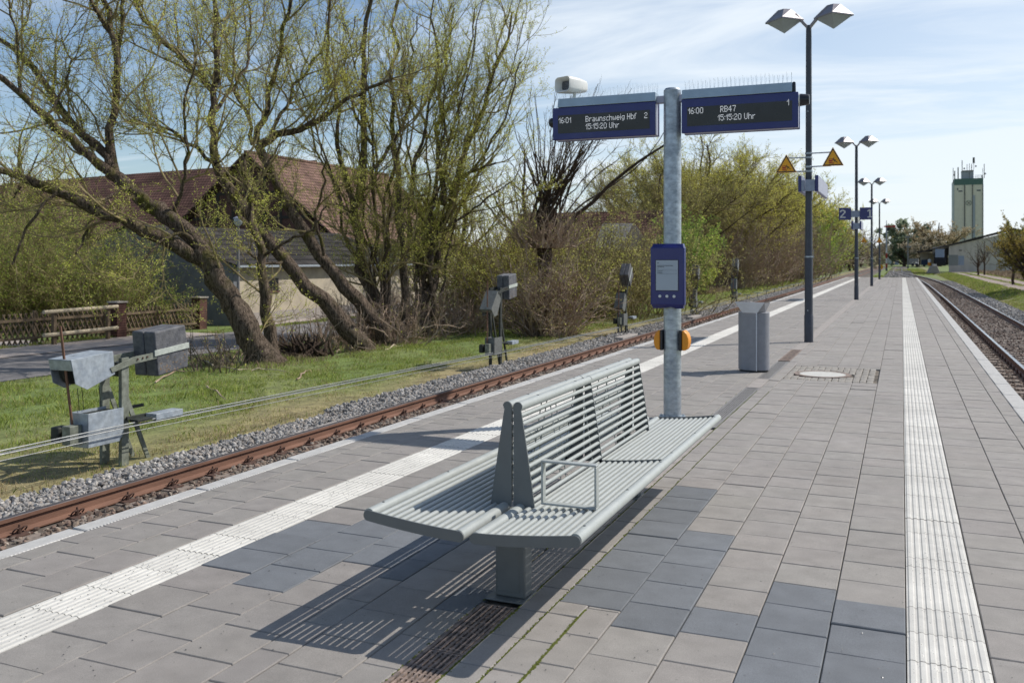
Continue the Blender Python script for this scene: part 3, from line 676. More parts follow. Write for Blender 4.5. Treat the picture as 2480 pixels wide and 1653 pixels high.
def dots(mb, text, x, ztop, y, px=.0064, pz=.0084):
    for c in text:
        rows = FONT[c].split(); w = len(rows[0])
        for r, row in enumerate(rows):
            for k, b in enumerate(row):
                if b == '1':
                    cx_, cz_ = x+(k+.5)*px, ztop-(r+.5)*pz; h = px*.40; v = pz*.40
                    mb.add([(cx_-h,y,cz_-v),(cx_+h,y,cz_-v),(cx_+h,y,cz_+v),(cx_-h,y,cz_+v)], [(0,1,2,3)])
        x += (w+1)*px
def board(x0, x1, label, texts, sc0, sc1):
    yf = 8.875; yb = 9.045; z0, z1 = 2.785, 3.115
    t = thing('departure_board', label, 'display board', ((x0+x1)/2, PY, z0), 'departure boards on the information pole')
    mb = MB(); mb.box(x0+.006, x1-.006, yf+.03, yb-.03, z0+.004, z1-.004); mb.build('casing', M['casing'], t, bevel=.006)
    for ya, yc, nm in ((yf, yf+.029, 'front_frame'), (yb-.029, yb, 'rear_frame')):
        mb = MB(); mb.box(x0, x1, ya, yc, z0, z1); fr = mb.build(nm, M['blue'], t, bevel=.006)
        ys = ya-.003 if nm == 'front_frame' else yc+.001
        mb = MB(); mb.box(sc0, sc1, ys, ys+.002, 2.850, 3.035); s_ = mb.build('screen', M['display'], fr)
        if nm == 'front_frame':
            mb = MB()
            for tx, xx, zz in texts: dots(mb, tx, xx, zz, ys-.0015)
            mb.build('lettering', M['led'], s_, smooth=0)
    mb = MB(); c0, c1 = x0+.055, x1-.002
    if x0 > -2.1: c0, c1 = x0+.002, x1-.055
    mb.prism([(c0,yf-.005,z1+.004),(c0,yb+.005,z1+.004),(c0,yb-.02,3.205),(c0,yf+.012,3.21)], (c1-c0,0,0)); cp = mb.build('top_cover', M['cap'], t, bevel=.004)
    mb = MB(); x = c0 + .02
    while x < c1:
        for k in (-1, 0, 1):
            mb.tube([(x,PY+.02*k,3.205),(x+random.uniform(-.006,.006),PY+.05*k,3.205+random.uniform(.085,.115))], .0009, 3)
        x += .040
    mb.build('bird_spikes', M['galv'], cp)
    return t
tl = board(-3.312, -2.233, 'left blue departure board with white dots announcing Braunschweig', [('16:01',-3.245,3.012),('Braunschweig Hbf',-2.955,3.012),('2',-2.345,3.012),('15:15:20 Uhr',-2.955,2.935)], -3.253, -2.291)
tr = board(-1.975, -.884, 'right blue departure board with white dots announcing a train on track 1', [('16:00',-1.910,3.026),('RB47',-1.600,3.026),('1',-.985,3.050),('15:15:20 Uhr',-1.625,2.945)], -1.919, -.939)
# end camera domes
mb = MB(); mb.lathe([(.0,-.88),(.058,-.88),(.058,-.865),(.05,-.80),(.045,-.79),(.0,-.785)], (0,PY-.03,3.045), 20, 'x')
mb.build('end_lamp', M['black'], tr); 
mb = MB(); mb.lathe([(.0,-.884),(.061,-.884),(.061,-.872),(.0,-.871)], (0,PY-.03,3.045), 20, 'x'); mb.build('end_ring', M['whiteplastic'], tr)
mb = MB(); mb.lathe([(.018,3.115),(.016,3.20),(.012,3.212),(.0,3.213)], (-.925,PY-.06,0), 12); mb.build('antenna', M['black'], tr)
mb = MB(); mb.lathe([(.0,.0),(.035,.001),(.05,.02),(.053,.05),(.053,.055)], (-3.367,PY-.03,2.975), 18, 'x'); mb.build('end_lamp', M['black'], tl)
# loudspeaker
sp = thing('loudspeaker', 'white horn loudspeaker on the left end of the left departure board', 'loudspeaker', (-3.10, PY, 3.2))
sp.rotation_euler.z = math.radians(-24)
def rrect(cx, cz, w, h, y, r=.25, n=4):
    pts = []
    for sx, sz, a0 in ((1,1,0),(-1,1,90),(-1,-1,180),(1,-1,270)):
        for k in range(n):
            a = math.radians(a0 + 90*k/(n-1)); rr = r*min(w,h)
            pts.append((cx+sx*(w/2-rr)+rr*math.cos(a), y, cz+sz*(h/2-rr)+rr*math.sin(a)))
    return pts
secs = [(8.83,.205,.155,3.352),(8.85,.215,.165,3.352),(9.0,.19,.15,3.358),(9.14,.13,.12,3.362),(9.165,.10,.09,3.362)]
mb = MB(); Vs = []; 
for y, w, h, cz in secs: Vs += rrect(-3.155, cz, w, h, y)
n = 16; Fc = [(k*n+a, k*n+(a+1)%n, (k+1)*n+(a+1)%n, (k+1)*n+a) for k in range(len(secs)-1) for a in range(n)] + [tuple(range((len(secs)-1)*n, len(secs)*n))]
inner = rrect(-3.155, 3.352, .185, .135, 8.835) + rrect(-3.155, 3.352, .13, .09, 8.90)
b0 = len(Vs); Vs += inner
Fc += [(a, b0+a, b0+(a+1)%n, (a+1)%n) for a in range(n)] + [(b0+a, b0+n+a, b0+n+(a+1)%n, b0+(a+1)%n) for a in range(n)]
mb.add(Vs, Fc); mb.build('horn', M['whiteplastic'], sp, smooth=50)
mb = MB(); mb.add(rrect(-3.155,3.352,.128,.088,8.899), [tuple(range(16))]); 
gb = mb.build('grille', M['black'], sp, smooth=0)
mb = MB()
for k in range(7): z = 3.352-.038+k*.0125; mb.box(-3.214,-3.096,8.893,8.898,z,z+.0035)
mb.build('grille_bars', M['bin'], gb)
mb = MB(); mb.tube([(-3.13,8.99,3.20),(-3.13,8.99,3.285)],.016,10); mb.beam((-3.17,8.99,3.285),(-3.09,8.99,3.285),.05,.012,(0,1,0)); mb.tube([(-3.06,9.0,3.30),(-3.05,9.0,3.25),(-3.09,8.99,3.22)],.004,5); mb.build('stand', M['whiteplastic'], sp)
# e-paper timetable device
ep = thing('timetable_display', 'deep blue electronic timetable display with grey screen and three buttons on the pole', 'timetable display', (-2.095, 8.85, 1.09))
mb = MB(); mb.box(-2.262,-1.928,8.79,8.87,1.115,1.68); mb.build('housing', M['blue'], ep, bevel=.012, seg=3)
for z0, z1, sg in ((1.672,1.712,1),(1.123,1.083,-1)):
    mb = MB(); mb.prism([(-2.255,8.795,z0),(-1.935,8.795,z0),(-1.95,8.82,z1),(-2.02,8.83,z1-.0*sg),(-2.07,8.845,z1-.014*sg),(-2.13,8.845,z1-.014*sg),(-2.17,8.83,z1),(-2.24,8.82,z1)] , (0,.07,0)); mb.build('cap', M['blue'], ep, smooth=20)
mb = MB(); mb.box(-2.210,-1.985,8.7865,8.789,1.255,1.556); mb.build('bezel', M['black'], ep)
mb = MB(); mb.box(-2.205,-1.990,8.7845,8.7862,1.261,1.551); s_ = mb.build('screen', M['epaper'], ep)
mb = MB()
def bar(x0, x1, z, h): mb.box(x0, x1, 8.7832, 8.7843, z, z+h)
bar(-2.192,-2.178,1.520,.009)
x = -2.192
for wd in (.03,.02,.026,.03,.018,.034): bar(x, x+wd-.003, 1.497, .006); x += wd
x = -2.192
for wd in (.022,.03,.018): bar(x, x+wd-.003, 1.484, .006); x += wd
bar(-2.192,-2.178,1.468,.003); bar(-2.192,-2.135,1.447,.003); bar(-2.192,-2.145,1.433,.003); bar(-2.192,-2.138,1.426,.003)
bar(-2.192,-2.0,1.455,.0012); bar(-2.192,-2.0,1.420,.0012)
mb.build('lettering', M['ink'], s_, smooth=0)
for x in (-2.167,-2.097,-2.027):
    mb = MB(); mb.lathe([(.0145,8.789),(.0145,8.783),(.012,8.781),(.0,8.781)], (x,0,1.203), 16, 'y'); mb.build('button', M['button'], ep)
mb = MB(); mb.box(-2.15,-2.03,8.87,8.885,1.2,1.6); mb.build('mounting_plate', M['casing'], ep)
# orange call points on both sides of the pole
def callpoint(sg, label):
    t = thing('call_point', label, 'call point', (PX+sg*.1, PY, .665), 'orange call points on the information pole')
    mb = MB(); mb.box(min(PX+sg*.082,PX+sg*.106), max(PX+sg*.082,PX+sg*.106), PY-.075, PY+.075, .668, .868); mb.build('back_plate', M['black'], t, bevel=.004)
    x0 = PX+sg*.106; secs = []; pr = [(.0,.668),(.040,.672),(.058,.70),(.068,.745),(.066,.79),(.05,.835),(.022,.862),(.0,.866)]
    poly = [(x0+sg*a, PY-.070, z) for a, z in pr]
    mb = MB(); mb.prism(poly, (0,.14,0)); mb.build('cover', M['orange'], t, bevel=.02, seg=4)
callpoint(-1, 'orange rounded call point on the left side of the pole'); callpoint(1, 'orange rounded call point on the right side of the pole')
# ================================================================= LITTER BIN
bn = thing('litter_bin', 'grey metal litter bin with a slanted chute lid on the platform', 'litter bin', (-1.905, 13.15, 0))
cx_, cy_ = -1.905, 13.15
def arc(cx, cy, r, a0, a1, n): return [(cx+r*math.cos(math.radians(a)), cy+r*math.sin(math.radians(a))) for a in np.linspace(a0, a1, n)]
sec = arc(cx_+.06, cy_, .152, -80, 90, 16) + arc(cx_-.06, cy_, .152, 90, 238, 14) + [(cx_-.105, cy_-.155),(cx_+.055, cy_-.19),(cx_+.068, cy_-.19),(cx_+.072, cy_-.152)]
mb = MB(); mb.prism([(x,y,.025) for x,y in sec], (0,0,.80)); mb.build('body', M['bin'], bn, smooth=30, bevel=.004)
mb = MB(); mb.prism([(cx_+(x-cx_)*.93,cy_+(y-cy_)*.93,.0) for x,y in sec], (0,0,.025)); mb.build('base', M['black'], bn)
mb = MB(); mb.box(cx_+.057,cx_+.067,cy_-.196,cy_-.1905,.02,.83); mb.build('edge_strip', M['binlid'], bn, bevel=.002)
zb_, zt_ = .825, .972
mb = MB()
bq = [(cx_-.125,cy_-.19,zb_),(cx_+.075,cy_-.21,zb_),(cx_+.15,cy_+.06,zb_),(cx_-.14,cy_+.1,zb_)]
tq = [(cx_-.215,cy_-.27,zt_),(cx_+.185,cy_-.29,zt_),(cx_+.20,cy_+.16,zt_-.02),(cx_-.20,cy_+.18,zt_-.02)]
for (i_, j_) in ((0,1),(2,3),(3,0)):
    quad = [bq[i_], bq[j_], tq[j_], tq[i_]]; nrm = np.cross(np.subtract(quad[1],quad[0]), np.subtract(quad[3],quad[0])); nrm = nrm/np.linalg.norm(nrm)*.003
    mb.prism(quad, nrm)
mb.build('chute', M['binlid'], bn, smooth=0)
mb = MB(); mb.prism([bq[1],bq[2],tq[2],tq[1]], (.003,0,.002)); mb.build('chute_side', M['bin'], bn, smooth=0)
mb = MB(); mb.prism([(x,y,.8255) for x,y in [(cx_-.13,cy_-.18),(cx_+.08,cy_-.19),(cx_+.14,cy_+.06),(cx_-.13,cy_+.1)]], (0,0,.004)); mb.build('opening', M['black'], bn)
# ================================================================= LAMP MASTS
MX = -1.62
def lamp_mast(y, label):
    t = thing('lamp_mast', label, 'lamp mast', (MX, y, 0), 'double-headed lamp masts along the platform')
    mb = MB(); mb.lathe([(.0,.0),(.083,.0),(.083,.50),(.078,.51),(.075,.53),(.075,1.6),(.072,1.63),(.060,2.8),(.052,5.75),(.048,5.98),(.0,5.985)], (MX,y,0), 24); mb.build('post', M['mast'], t)
    mb = MB(); mb.lathe([(.077,1.595),(.08,1.597),(.08,1.622),(.077,1.624)], (MX,y,0), 24); mb.tube([(MX+.08,y,1.61),(MX+.095,y,1.61)],.012,6); mb.tube([(MX+.088,y,1.58),(MX+.088,y,1.75)],.004,5); mb.build('ring', M['galv'], t)
    for z in (.60, 3.05, 4.35):
        mb = MB(); mb.lathe([(.011,-.082 if z < 1 else -.066),(.011,-.07 if z<1 else -.055)], (MX-.01,y,z), 8, 'y'); mb.build('bolt', M['galv'], t)
    for s in (-1, 1):
        hx = MX + s*.445; z0 = 6.11; w = .355
        mb = MB()
        base4 = [(hx-w,y,z0),(hx,y-w,z0),(hx+w,y,z0),(hx,y+w,z0)]
        rim = [(p[0],p[1],z0-.025) for p in base4]
        e = .075; top = [(hx-e*1.6-s*.0,y,z0+.215),(hx,y-e,z0+.215),(hx+e*1.6,y,z0+.215),(hx,y+e,z0+.215)]
        mb.add(rim+base4+top, [(0,1,5,4),(1,2,6,5),(2,3,7,6),(3,0,4,7),(4,5,9,8),(5,6,10,9),(6,7,11,10),(7,4,8,11),(8,9,10,11)]); hd = mb.build('lamp_head', M['lamp'], t, smooth=0)
        mb = MB(); k = .93
        q = [(hx+(p[0]-hx)*k, y+(p[1]-y)*k, z0-.014) for p in base4]; mb.add(q, [(3,2,1,0)]); mb.build('reflector', M['lampin'], hd, smooth=0)
        q = [(hx+(p[0]-hx)*k, y+(p[1]-y)*k, z0-.02) for p in base4] + [(hx,y,z0-.24)]
        mb = MB(); mb.add(q, [(1,0,4),(2,1,4),(3,2,4),(0,3,4)]); mb.build('lens', M['lens'], hd, smooth=0)
        mb = MB(); mb.beam((MX+s*.01,y,5.93),(hx-s*.20,y,z0+.10),.085,.05,(0,1,0)); mb.beam((hx-s*.2,y,z0+.10),(hx-s*.05,y,z0+.15),.07,.04,(0,1,0)); mb.build('arm', M['lamp'], t, bevel=.006)
    return t
MY = [18.18, 38.0, 57.75, 77.9]
for k, y in enumerate(MY):
    lamp_mast(y, ['nearest and tallest looking lamp mast with two heads behind the litter bin','second lamp mast, the one carrying the numbers 2 and 1','third lamp mast, with small warning triangles','farthest lamp mast near the end of the platform'][k])
def triangle_sign(x, y, z, sz, label, my, arm_z):
    s = 1 if x > MX else -1
    t = thing('warning_sign', label, 'warning sign', (x, y, z), 'yellow warning triangles on the lamp masts')
    def tri(k, dz=0): 
        h = sz*.92; c = z + h/3
        return [(x-sz/2*k, c-h/3*k), (x+sz/2*k, c-h/3*k), (x, c+2*h/3*k)]
    mb = MB(); mb.prism([(a,y,b) for a,b in tri(1.0)], (0,.012,0)); pl = mb.build('plate', M['signorange'], t, bevel=.006)
    mb = MB(); mb.prism([(a,y-.0015,b) for a,b in tri(.93)], (0,.001,0)); mb.build('border', M['black'], pl, smooth=0)
    mb = MB(); mb.prism([(a,y-.003,b) for a,b in tri(.76)], (0,.001,0)); mb.build('field', M['signorange'], pl, smooth=0)
    mb = MB(); u = sz/.4
    def bx_(x0,x1,z0,z1,yy=-.0045): mb.box(x+x0*u, x+x1*u, y+yy, y+yy+.001, z+z0*u, z+z1*u)
    bx_(-.075,-.005,.055,.075); bx_(-.075,-.005,.085,.115); bx_(-.075,-.065,.115,.135); bx_(-.018,-.005,.115,.135); bx_(-.075,-.005,.135,.143); bx_(-.005,.02,.055,.064)
    r_ = mb.build('train_symbol', M['red'], pl, smooth=0)
    mb = MB()
    mb.beam((x+.005*u,y-.004,z+.125*u),(x+.045*u,y-.004,z+.095*u),.001,.02*u,(0,1,0)); mb.beam((x+.04*u,y-.004,z+.10*u),(x+.085*u,y-.004,z+.062*u),.001,.012*u,(0,1,0)); mb.beam((x+.02*u,y-.004,z+.115*u),(x+.06*u,y-.004,z+.115*u),.001,.009*u,(0,1,0)); mb.beam((x+.03*u,y-.004,z+.1*u),(x+.02*u,y-.004,z+.07*u),.001,.009*u,(0,1,0))
    mb.lathe([(.012*u,-.0045),(.012*u,-.0035)], (x+.012*u,y,z+.143*u), 10, 'y'); bx_(-.07,.02,.038,.044); mb.build('falling_figure_symbol', M['black'], pl, smooth=0)
    mb = MB()
    for za in arm_z:
        mb.tube([(MX+s*.05, my-.02, za),(x-s*.03, y+.02, za)], .0125, 8)
        mb.lathe([(.066,-.018),(.068,-.016),(.068,.016),(.066,.018)], (MX,my,za), 16); 
    mb.build('arm', M['galv'], t)
triangle_sign(-2.022, 18.1, 3.205, .385, 'yellow warning triangle left of the nearest lamp mast', MY[0], (3.225,3.483))
triangle_sign(-1.183, 18.1, 3.302, .385, 'yellow warning triangle right of the nearest lamp mast', MY[0], (3.308,3.56))
triangle_sign(-2.035, 57.6, 2.555, .385, 'small distant yellow warning triangle left of the third lamp mast', MY[2], (2.60,2.80))
triangle_sign(-1.195, 57.6, 2.53, .385, 'small distant yellow warning triangle right of the third lamp mast', MY[2], (2.58,2.78))
def name_signs(y, z0, z1, label, L_=2.4, w=.20):
    t = thing('station_sign', label, 'station sign', (MX, y, z0), 'station name signs set lengthways on the lamp masts')
    for s in (-1, 1):
        xo = MX + s*.12; mb = MB(); mb.box(min(xo,xo+s*.06), max(xo,xo+s*.06), y-.08, y+L_-.08, z0, z1); p = mb.build('sign_panel', M['blue'], t, bevel=.004)
        mb = MB(); fx = xo+s*.0615; mb.box(min(fx,fx+s*.001), max(fx,fx+s*.001), y-.05, y+L_-.11, z0+.015, z1-.015); mb.build('sheen_face', M['casing'], p, smooth=0)  # pale face colour stands in for sky sheen on the blue sign
    mb = MB(); mb.box(MX-.119, MX-.06, y-.11, y-.06, z0+.01, z1-.09); mb.box(MX-.05, MX+.119, y-.12, y-.06, z0+.005, z1-.08); mb.build('bracket', M['bluegrey'], t, bevel=.004)
name_signs(MY[0]-.05, 2.835, 3.137, 'pair of blue edged name signs on the nearest lamp mast below the triangles')
name_signs(MY[1]-.05, 2.725, 3.045, 'small dark pair of name signs on the second lamp mast below the numbers', 2.0)
def number_sign(x, txt, label, tx):
    y = 37.85; t = thing('track_number_sign', label, 'track number sign', (x, y, 3.09), 'blue track number signs on the second lamp mast')
    mb = MB(); mb.box(x-.225, x+.225, y, y+.05, 3.09, 3.56); p = mb.build('panel', M['blue'], t, bevel=.006)
    mb = MB(); yy = y-.004; hh = .155; cz = 3.325; w_ = .05
    if txt == '1':
        mb.box(tx+.0, tx+w_, yy, yy+.003, cz-hh+.036, cz+hh); mb.box(tx-.065, tx+w_+.06, yy, yy+.003, cz-hh, cz-hh+.035); mb.prism([(tx-.001,yy,cz+hh),(tx-.001,yy,cz+hh-.055),(tx-.07,yy,cz+hh-.085),(tx-.07,yy,cz+hh-.045)],(0,.003,0))
    else:
        P_ = [(tx-.085,cz+.075)] + [(tx+.0+.082*math.cos(a), cz+.075+.062*math.sin(a)) for a in np.linspace(math.pi*.95,-.55,9)][1:] + [(tx-.07,cz-hh+.045)]
        for i_ in range(len(P_)-1):
            a_, b_ = np.array(P_[i_]), np.array(P_[i_+1]); d_ = (b_-a_)/np.linalg.norm(b_-a_); n_ = np.array([-d_[1],d_[0]])*.023; a_ = a_-d_*.008; b_ = b_+d_*.008
            mb.prism([(a_[0]-n_[0],yy+.0001*i_,a_[1]-n_[1]),(b_[0]-n_[0],yy+.0001*i_,b_[1]-n_[1]),(b_[0]+n_[0],yy+.0001*i_,b_[1]+n_[1]),(a_[0]+n_[0],yy+.0001*i_,a_[1]+n_[1])],(0,.002,0))
        mb.box(tx-.095, tx+.1, yy-.0002, yy+.003, cz-hh, cz-hh+.045)
    mb.build('numeral', M['white'], p, smooth=0)
    s = 1 if x > MX else -1
    mb = MB(); mb.box(min(x-s*.225,MX+s*.0), max(x-s*.225,MX+s*.0), y-.01, y+.04, 3.19, 3.44); mb.build('bracket', M['bluegrey'], t, bevel=.003)
number_sign(-2.03, '2', 'blue sign with a white numeral 2', -2.11); number_sign(-1.27, '1', 'blue sign with a white numeral 1', -1.15)
# ================================================================= SIGNAL WIRE TENSIONERS
def tensioner(bx, by, ph, tw, th, label, dark, gz=GZ):
    t = thing('wire_tensioner', label, 'wire tensioner', (bx, by, gz), 'weighted wire tensioners in the grass strip')
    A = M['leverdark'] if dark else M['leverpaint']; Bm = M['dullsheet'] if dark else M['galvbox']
    zt = gz + ph; pv = np.array([by, zt-.05])
    def rot(pts, a):
        a = math.radians(a); c, s = math.cos(a), math.sin(a)
        return [(pv[0]+(y*c - z*s), pv[1]+(y*s + z*c)) for y, z in pts]
    def pr(name, pts, x0, x1, m, par=t, bev=.006):
        mb = MB(); mb.prism([(x0,y,z) for y,z in pts], (x1-x0,0,0)); return mb.build(name, m, par, bevel=bev)
    for x in (bx+.10, bx-.20):
        mb = MB(); mb.box(x-.012,x+.0,by-.055,by+.055,gz-.1,zt); mb.box(x-.05,x-.0125,by-.055,by-.043,gz-.1,zt); mb.box(x-.05,x-.0125,by+.043,by+.055,gz-.1,zt); mb.build('post', A, t, bevel=.003)
    mb = MB(); mb.box(bx-.19,bx+.085,by-.03,by+.03,zt-.22,zt-.06); mb.build('cross_piece', M['leverdark'], t, bevel=.004)
    for x in (bx+.02, bx-.22):
        mb = MB(); mb.beam((x,by+.05,zt-.38),(x,by+.05+.40*(ph/1.24),gz-.05),.012,.06,(1,0,0)); mb.beam((x-.02,by+.05,zt-.38),(x-.02,by+.05+.40*(ph/1.24),gz-.05),.045,.012,(1,0,0)); mb.build('brace', A, t, bevel=.002)
    # arm
    for x in (bx+.115, bx-.235):
        pts = rot([(-.25,-.03),(.10,.045),(.82,.055),(.82,-.015),(.10,-.04),(-.22,-.09)], tw); pr('arm', pts, x, x+.012, A, bev=.002)
    mb = MB(); c0 = rot([(.35,.02)], tw)[0]
    for yz in (rot([(.24,.012)],tw)[0], rot([(.31,.016)],tw)[0], rot([(.16,.01)],tw)[0]): mb.lathe([(.012,bx+.127),(.012,bx+.140),(.0,bx+.142)], (0,yz[0],yz[1]), 6, 'x')
    mb.build('bolt', M['clip'], t)
    # counterweight of two slabs with a band
    for x0, x1 in ((bx-.24, bx-.06),(bx-.05, bx+.13)):
        w_ = pr('counterweight', rot([(.44,.30),(.96,.33),(1.0,.05),(.99,-.21),(.47,-.25)], tw*.9+0), x0, x1, M['weight'], bev=.018)
    mb = MB(); 
    for k in range(46):
        yy = random.uniform(.5,.96); z = -.22+abs(random.gauss(0,.09)); e_ = random.uniform(.006,.018); p = rot([(yy,z),(yy+e_*1.6,z+e_*random.uniform(-.3,.4)),(yy+e_*1.3,z+e_),(yy+e_*.4,z+e_*1.3)], tw*.9)
        mb.add([(bx+.1315,a,b) for a,b in p], [(0,1,2,3)])
    mb.build('rust_patch', M['weightrust'], w_, smooth=0)
    pr('band', rot([(.42,.075),(1.0,.10),(1.0,.03),(.42,.005)], tw*.95), bx+.132, bx+.146, M['strap'], bev=.002)
    # wheel housing
    hp = rot([(-.90,.09),(-.78,.10),(-.20,.145),(-.17,-.12),(-.56,-.25),(-.72,-.17),(-.86,-.12)], th)
    pr('wheel_housing', [hp[i] for i in (1,2,3,4,5)], bx+.11, bx+.118, Bm, bev=.002)
    pr('wheel_housing', [hp[i] for i in (1,2,3,4,5)], bx-.23, bx-.222, Bm, bev=.002)
    mb = MB(); a_, b_ = hp[1], hp[2]; mb.prism([(bx-.2215,a_[0],a_[1]),(bx+.1095,a_[0],a_[1]),(bx+.1095,b_[0],b_[1]),(bx-.2215,b_[0],b_[1])], (0,0,-.006)); a_, b_ = hp[1], hp[5]; mb.beam((bx-.056,(a_[0]),a_[1]-.008),(bx-.056,(a_[0]*.55+b_[0]*.45),(a_[1]*.55+b_[1]*.45)),.33,.006,(1,0,0)); mb.build('housing_top', Bm, t, smooth=0)
    wc = rot([(-.56,-.04)], th)[0]; mb = MB(); mb.lathe([(.0,bx-.15),(.15,bx-.15),(.16,bx-.13),(.13,bx-.11),(.16,bx-.09),(.15,bx-.07),(.0,bx-.07)], (0,wc[0],wc[1]), 24, 'x'); mb.build('wheel', M['leverdark'], t)
    # lower box
    z1 = gz+.70; pr('lower_box', [(by-.60,z1),(by-.10,z1),(by-.10,z1-.30),(by-.16,z1-.38),(by-.60,z1-.38)], bx+.17, bx+.176, Bm, bev=.002)
    mb = MB(); mb.box(bx-.10,bx+.169,by-.606,by-.60,z1-.38,z1); mb.box(bx-.10,bx-.094,by-.5995,by-.10,z1-.38,z1); mb.build('lower_box_side', Bm, t, smooth=0)
    mb = MB(); mb.box(bx-.10,bx+.169,by-.598,by-.105,z1-.30,z1-.03); mb.build('lower_box_inside', M['leverdark'], t)
    mb = MB(); mb.box(bx-.02,bx+.10,by-.78,by-.62,z1-.33,z1-.12); mb.build('stop_block', M['leverpaint'], t, bevel=.006)
    mb = MB(); mb.box(bx-.20,bx-.08,by-.78,by-.62,z1-.32,z1-.14); mb.build('wheel_block', M['leverdark'], t, bevel=.02)
    # guide rod and cords
    mb = MB(); top = (bx-.02, by-.80, zt+.42) if not dark else (bx-.02, by-.62, zt+.15); mb.beam(top,(bx-.02,by-.64,z1-.15),.03,.012,(1,0,0)); mb.build('guide_rod', M['rail'], t)
    mb = MB()
    for yy in (-.46,-.52,-.22): mb.tube([(bx-.08,by+yy,zt-.3),(bx-.08,by+yy+.03,z1)],.004,5)
    mb.build('cord', M['leverdark'], t)
    if dark: t.scale = (.82,.85,1)
    # outrigger plates
    z2 = gz+.55
    for q in ((bx+.11,bx+.13,z2-.02,z2+.02),(bx-.25,bx-.23,z2+.03,z2+.07)): mb = MB(); mb.box(q[0],q[1],by-.0,by+.62,q[2],q[3]); mb.build('outrigger', M['leverdark'], t, bevel=.003)
    mb = MB(); mb.box(bx+.131,bx+.30,by+.28,by+.72,z2-.055,z2+.02); mb.build('wire_guide', M['galvbox'], t, bevel=.003)
    mb = MB(); mb.box(bx+.19,bx+.32,by-.03,by+.20,z2-.03,z2+.0); mb.build('guide_bracket', M['leverdark'], t, bevel=.003)
    return t
tensioner(-8.47, 8.13, 1.26, 3, 0, 'nearest wire tensioner with galvanised housings and a big weathered grey weight', False)
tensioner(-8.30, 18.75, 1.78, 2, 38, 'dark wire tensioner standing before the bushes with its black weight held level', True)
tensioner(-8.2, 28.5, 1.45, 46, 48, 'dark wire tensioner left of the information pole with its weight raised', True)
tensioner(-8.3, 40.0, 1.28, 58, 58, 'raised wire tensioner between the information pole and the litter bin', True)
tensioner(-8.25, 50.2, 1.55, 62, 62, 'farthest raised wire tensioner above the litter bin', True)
wire = [(-14,-.34),(8.0,-.355),(14,-.43),(18.6,-.50),(28,-.585),(39.5,-.62),(50,-.60),(70,-.52),(120,-.5),(170,-.5)]
for k, (dx, dz) in enumerate([(0,0),(.018,.028),(.045,-.004),(.03,-.05)]):
    mb = MB(); mb.tube([(-8.2+dx, y, z+dz-(.02 if k == 3 and y > 1 else 0)) for y, z in wire], .0062 if k < 3 else .004, 6)
    tag(mb.build('signal_wire', M['wire']), ['steel signal wire nearest the ground of the upper bundle','uppermost steel signal wire of the bundle','steel signal wire on the track side of the bundle','thin slack signal wire hanging below the others'][k], 'wire', 'signal wires along the grass strip')
for k in range(22):
    y = 54+4.1*k; t = thing('wire_stake', 'thin dark stake with a roller bar holding the signal wires by the track', 'stake', (-8.2,y,GZ), 'stakes holding the signal wires')
    mb = MB(); mb.box(-8.22,-8.18,y-.015,y+.015,GZ-.1,-.5); mb.build('post', M['leverdark'], t)
    mb = MB(); mb.box(-8.42,-8.0,y-.02,y+.02,-.499,-.46); mb.build('roller_bar', M['strap'], t)
for (px_, x, y) in ((0,-7.55,26.6),(1,-7.6,36.5),(2,-7.4,11.1)):
    mb = MB(); mb.box(x-.14,x+.14,y-.9,y+.7,-.80,[-.70,-.68,-.765][px_]); 
    tag(mb.build('cable_duct_cover', M['concrete'], bevel=.02), ['pale concrete duct cover at the foot of a dark wire tensioner left of the pole','pale concrete duct cover by the tensioner right of the pole','flat grey concrete cover half buried in the near ballast'][px_], 'duct cover')
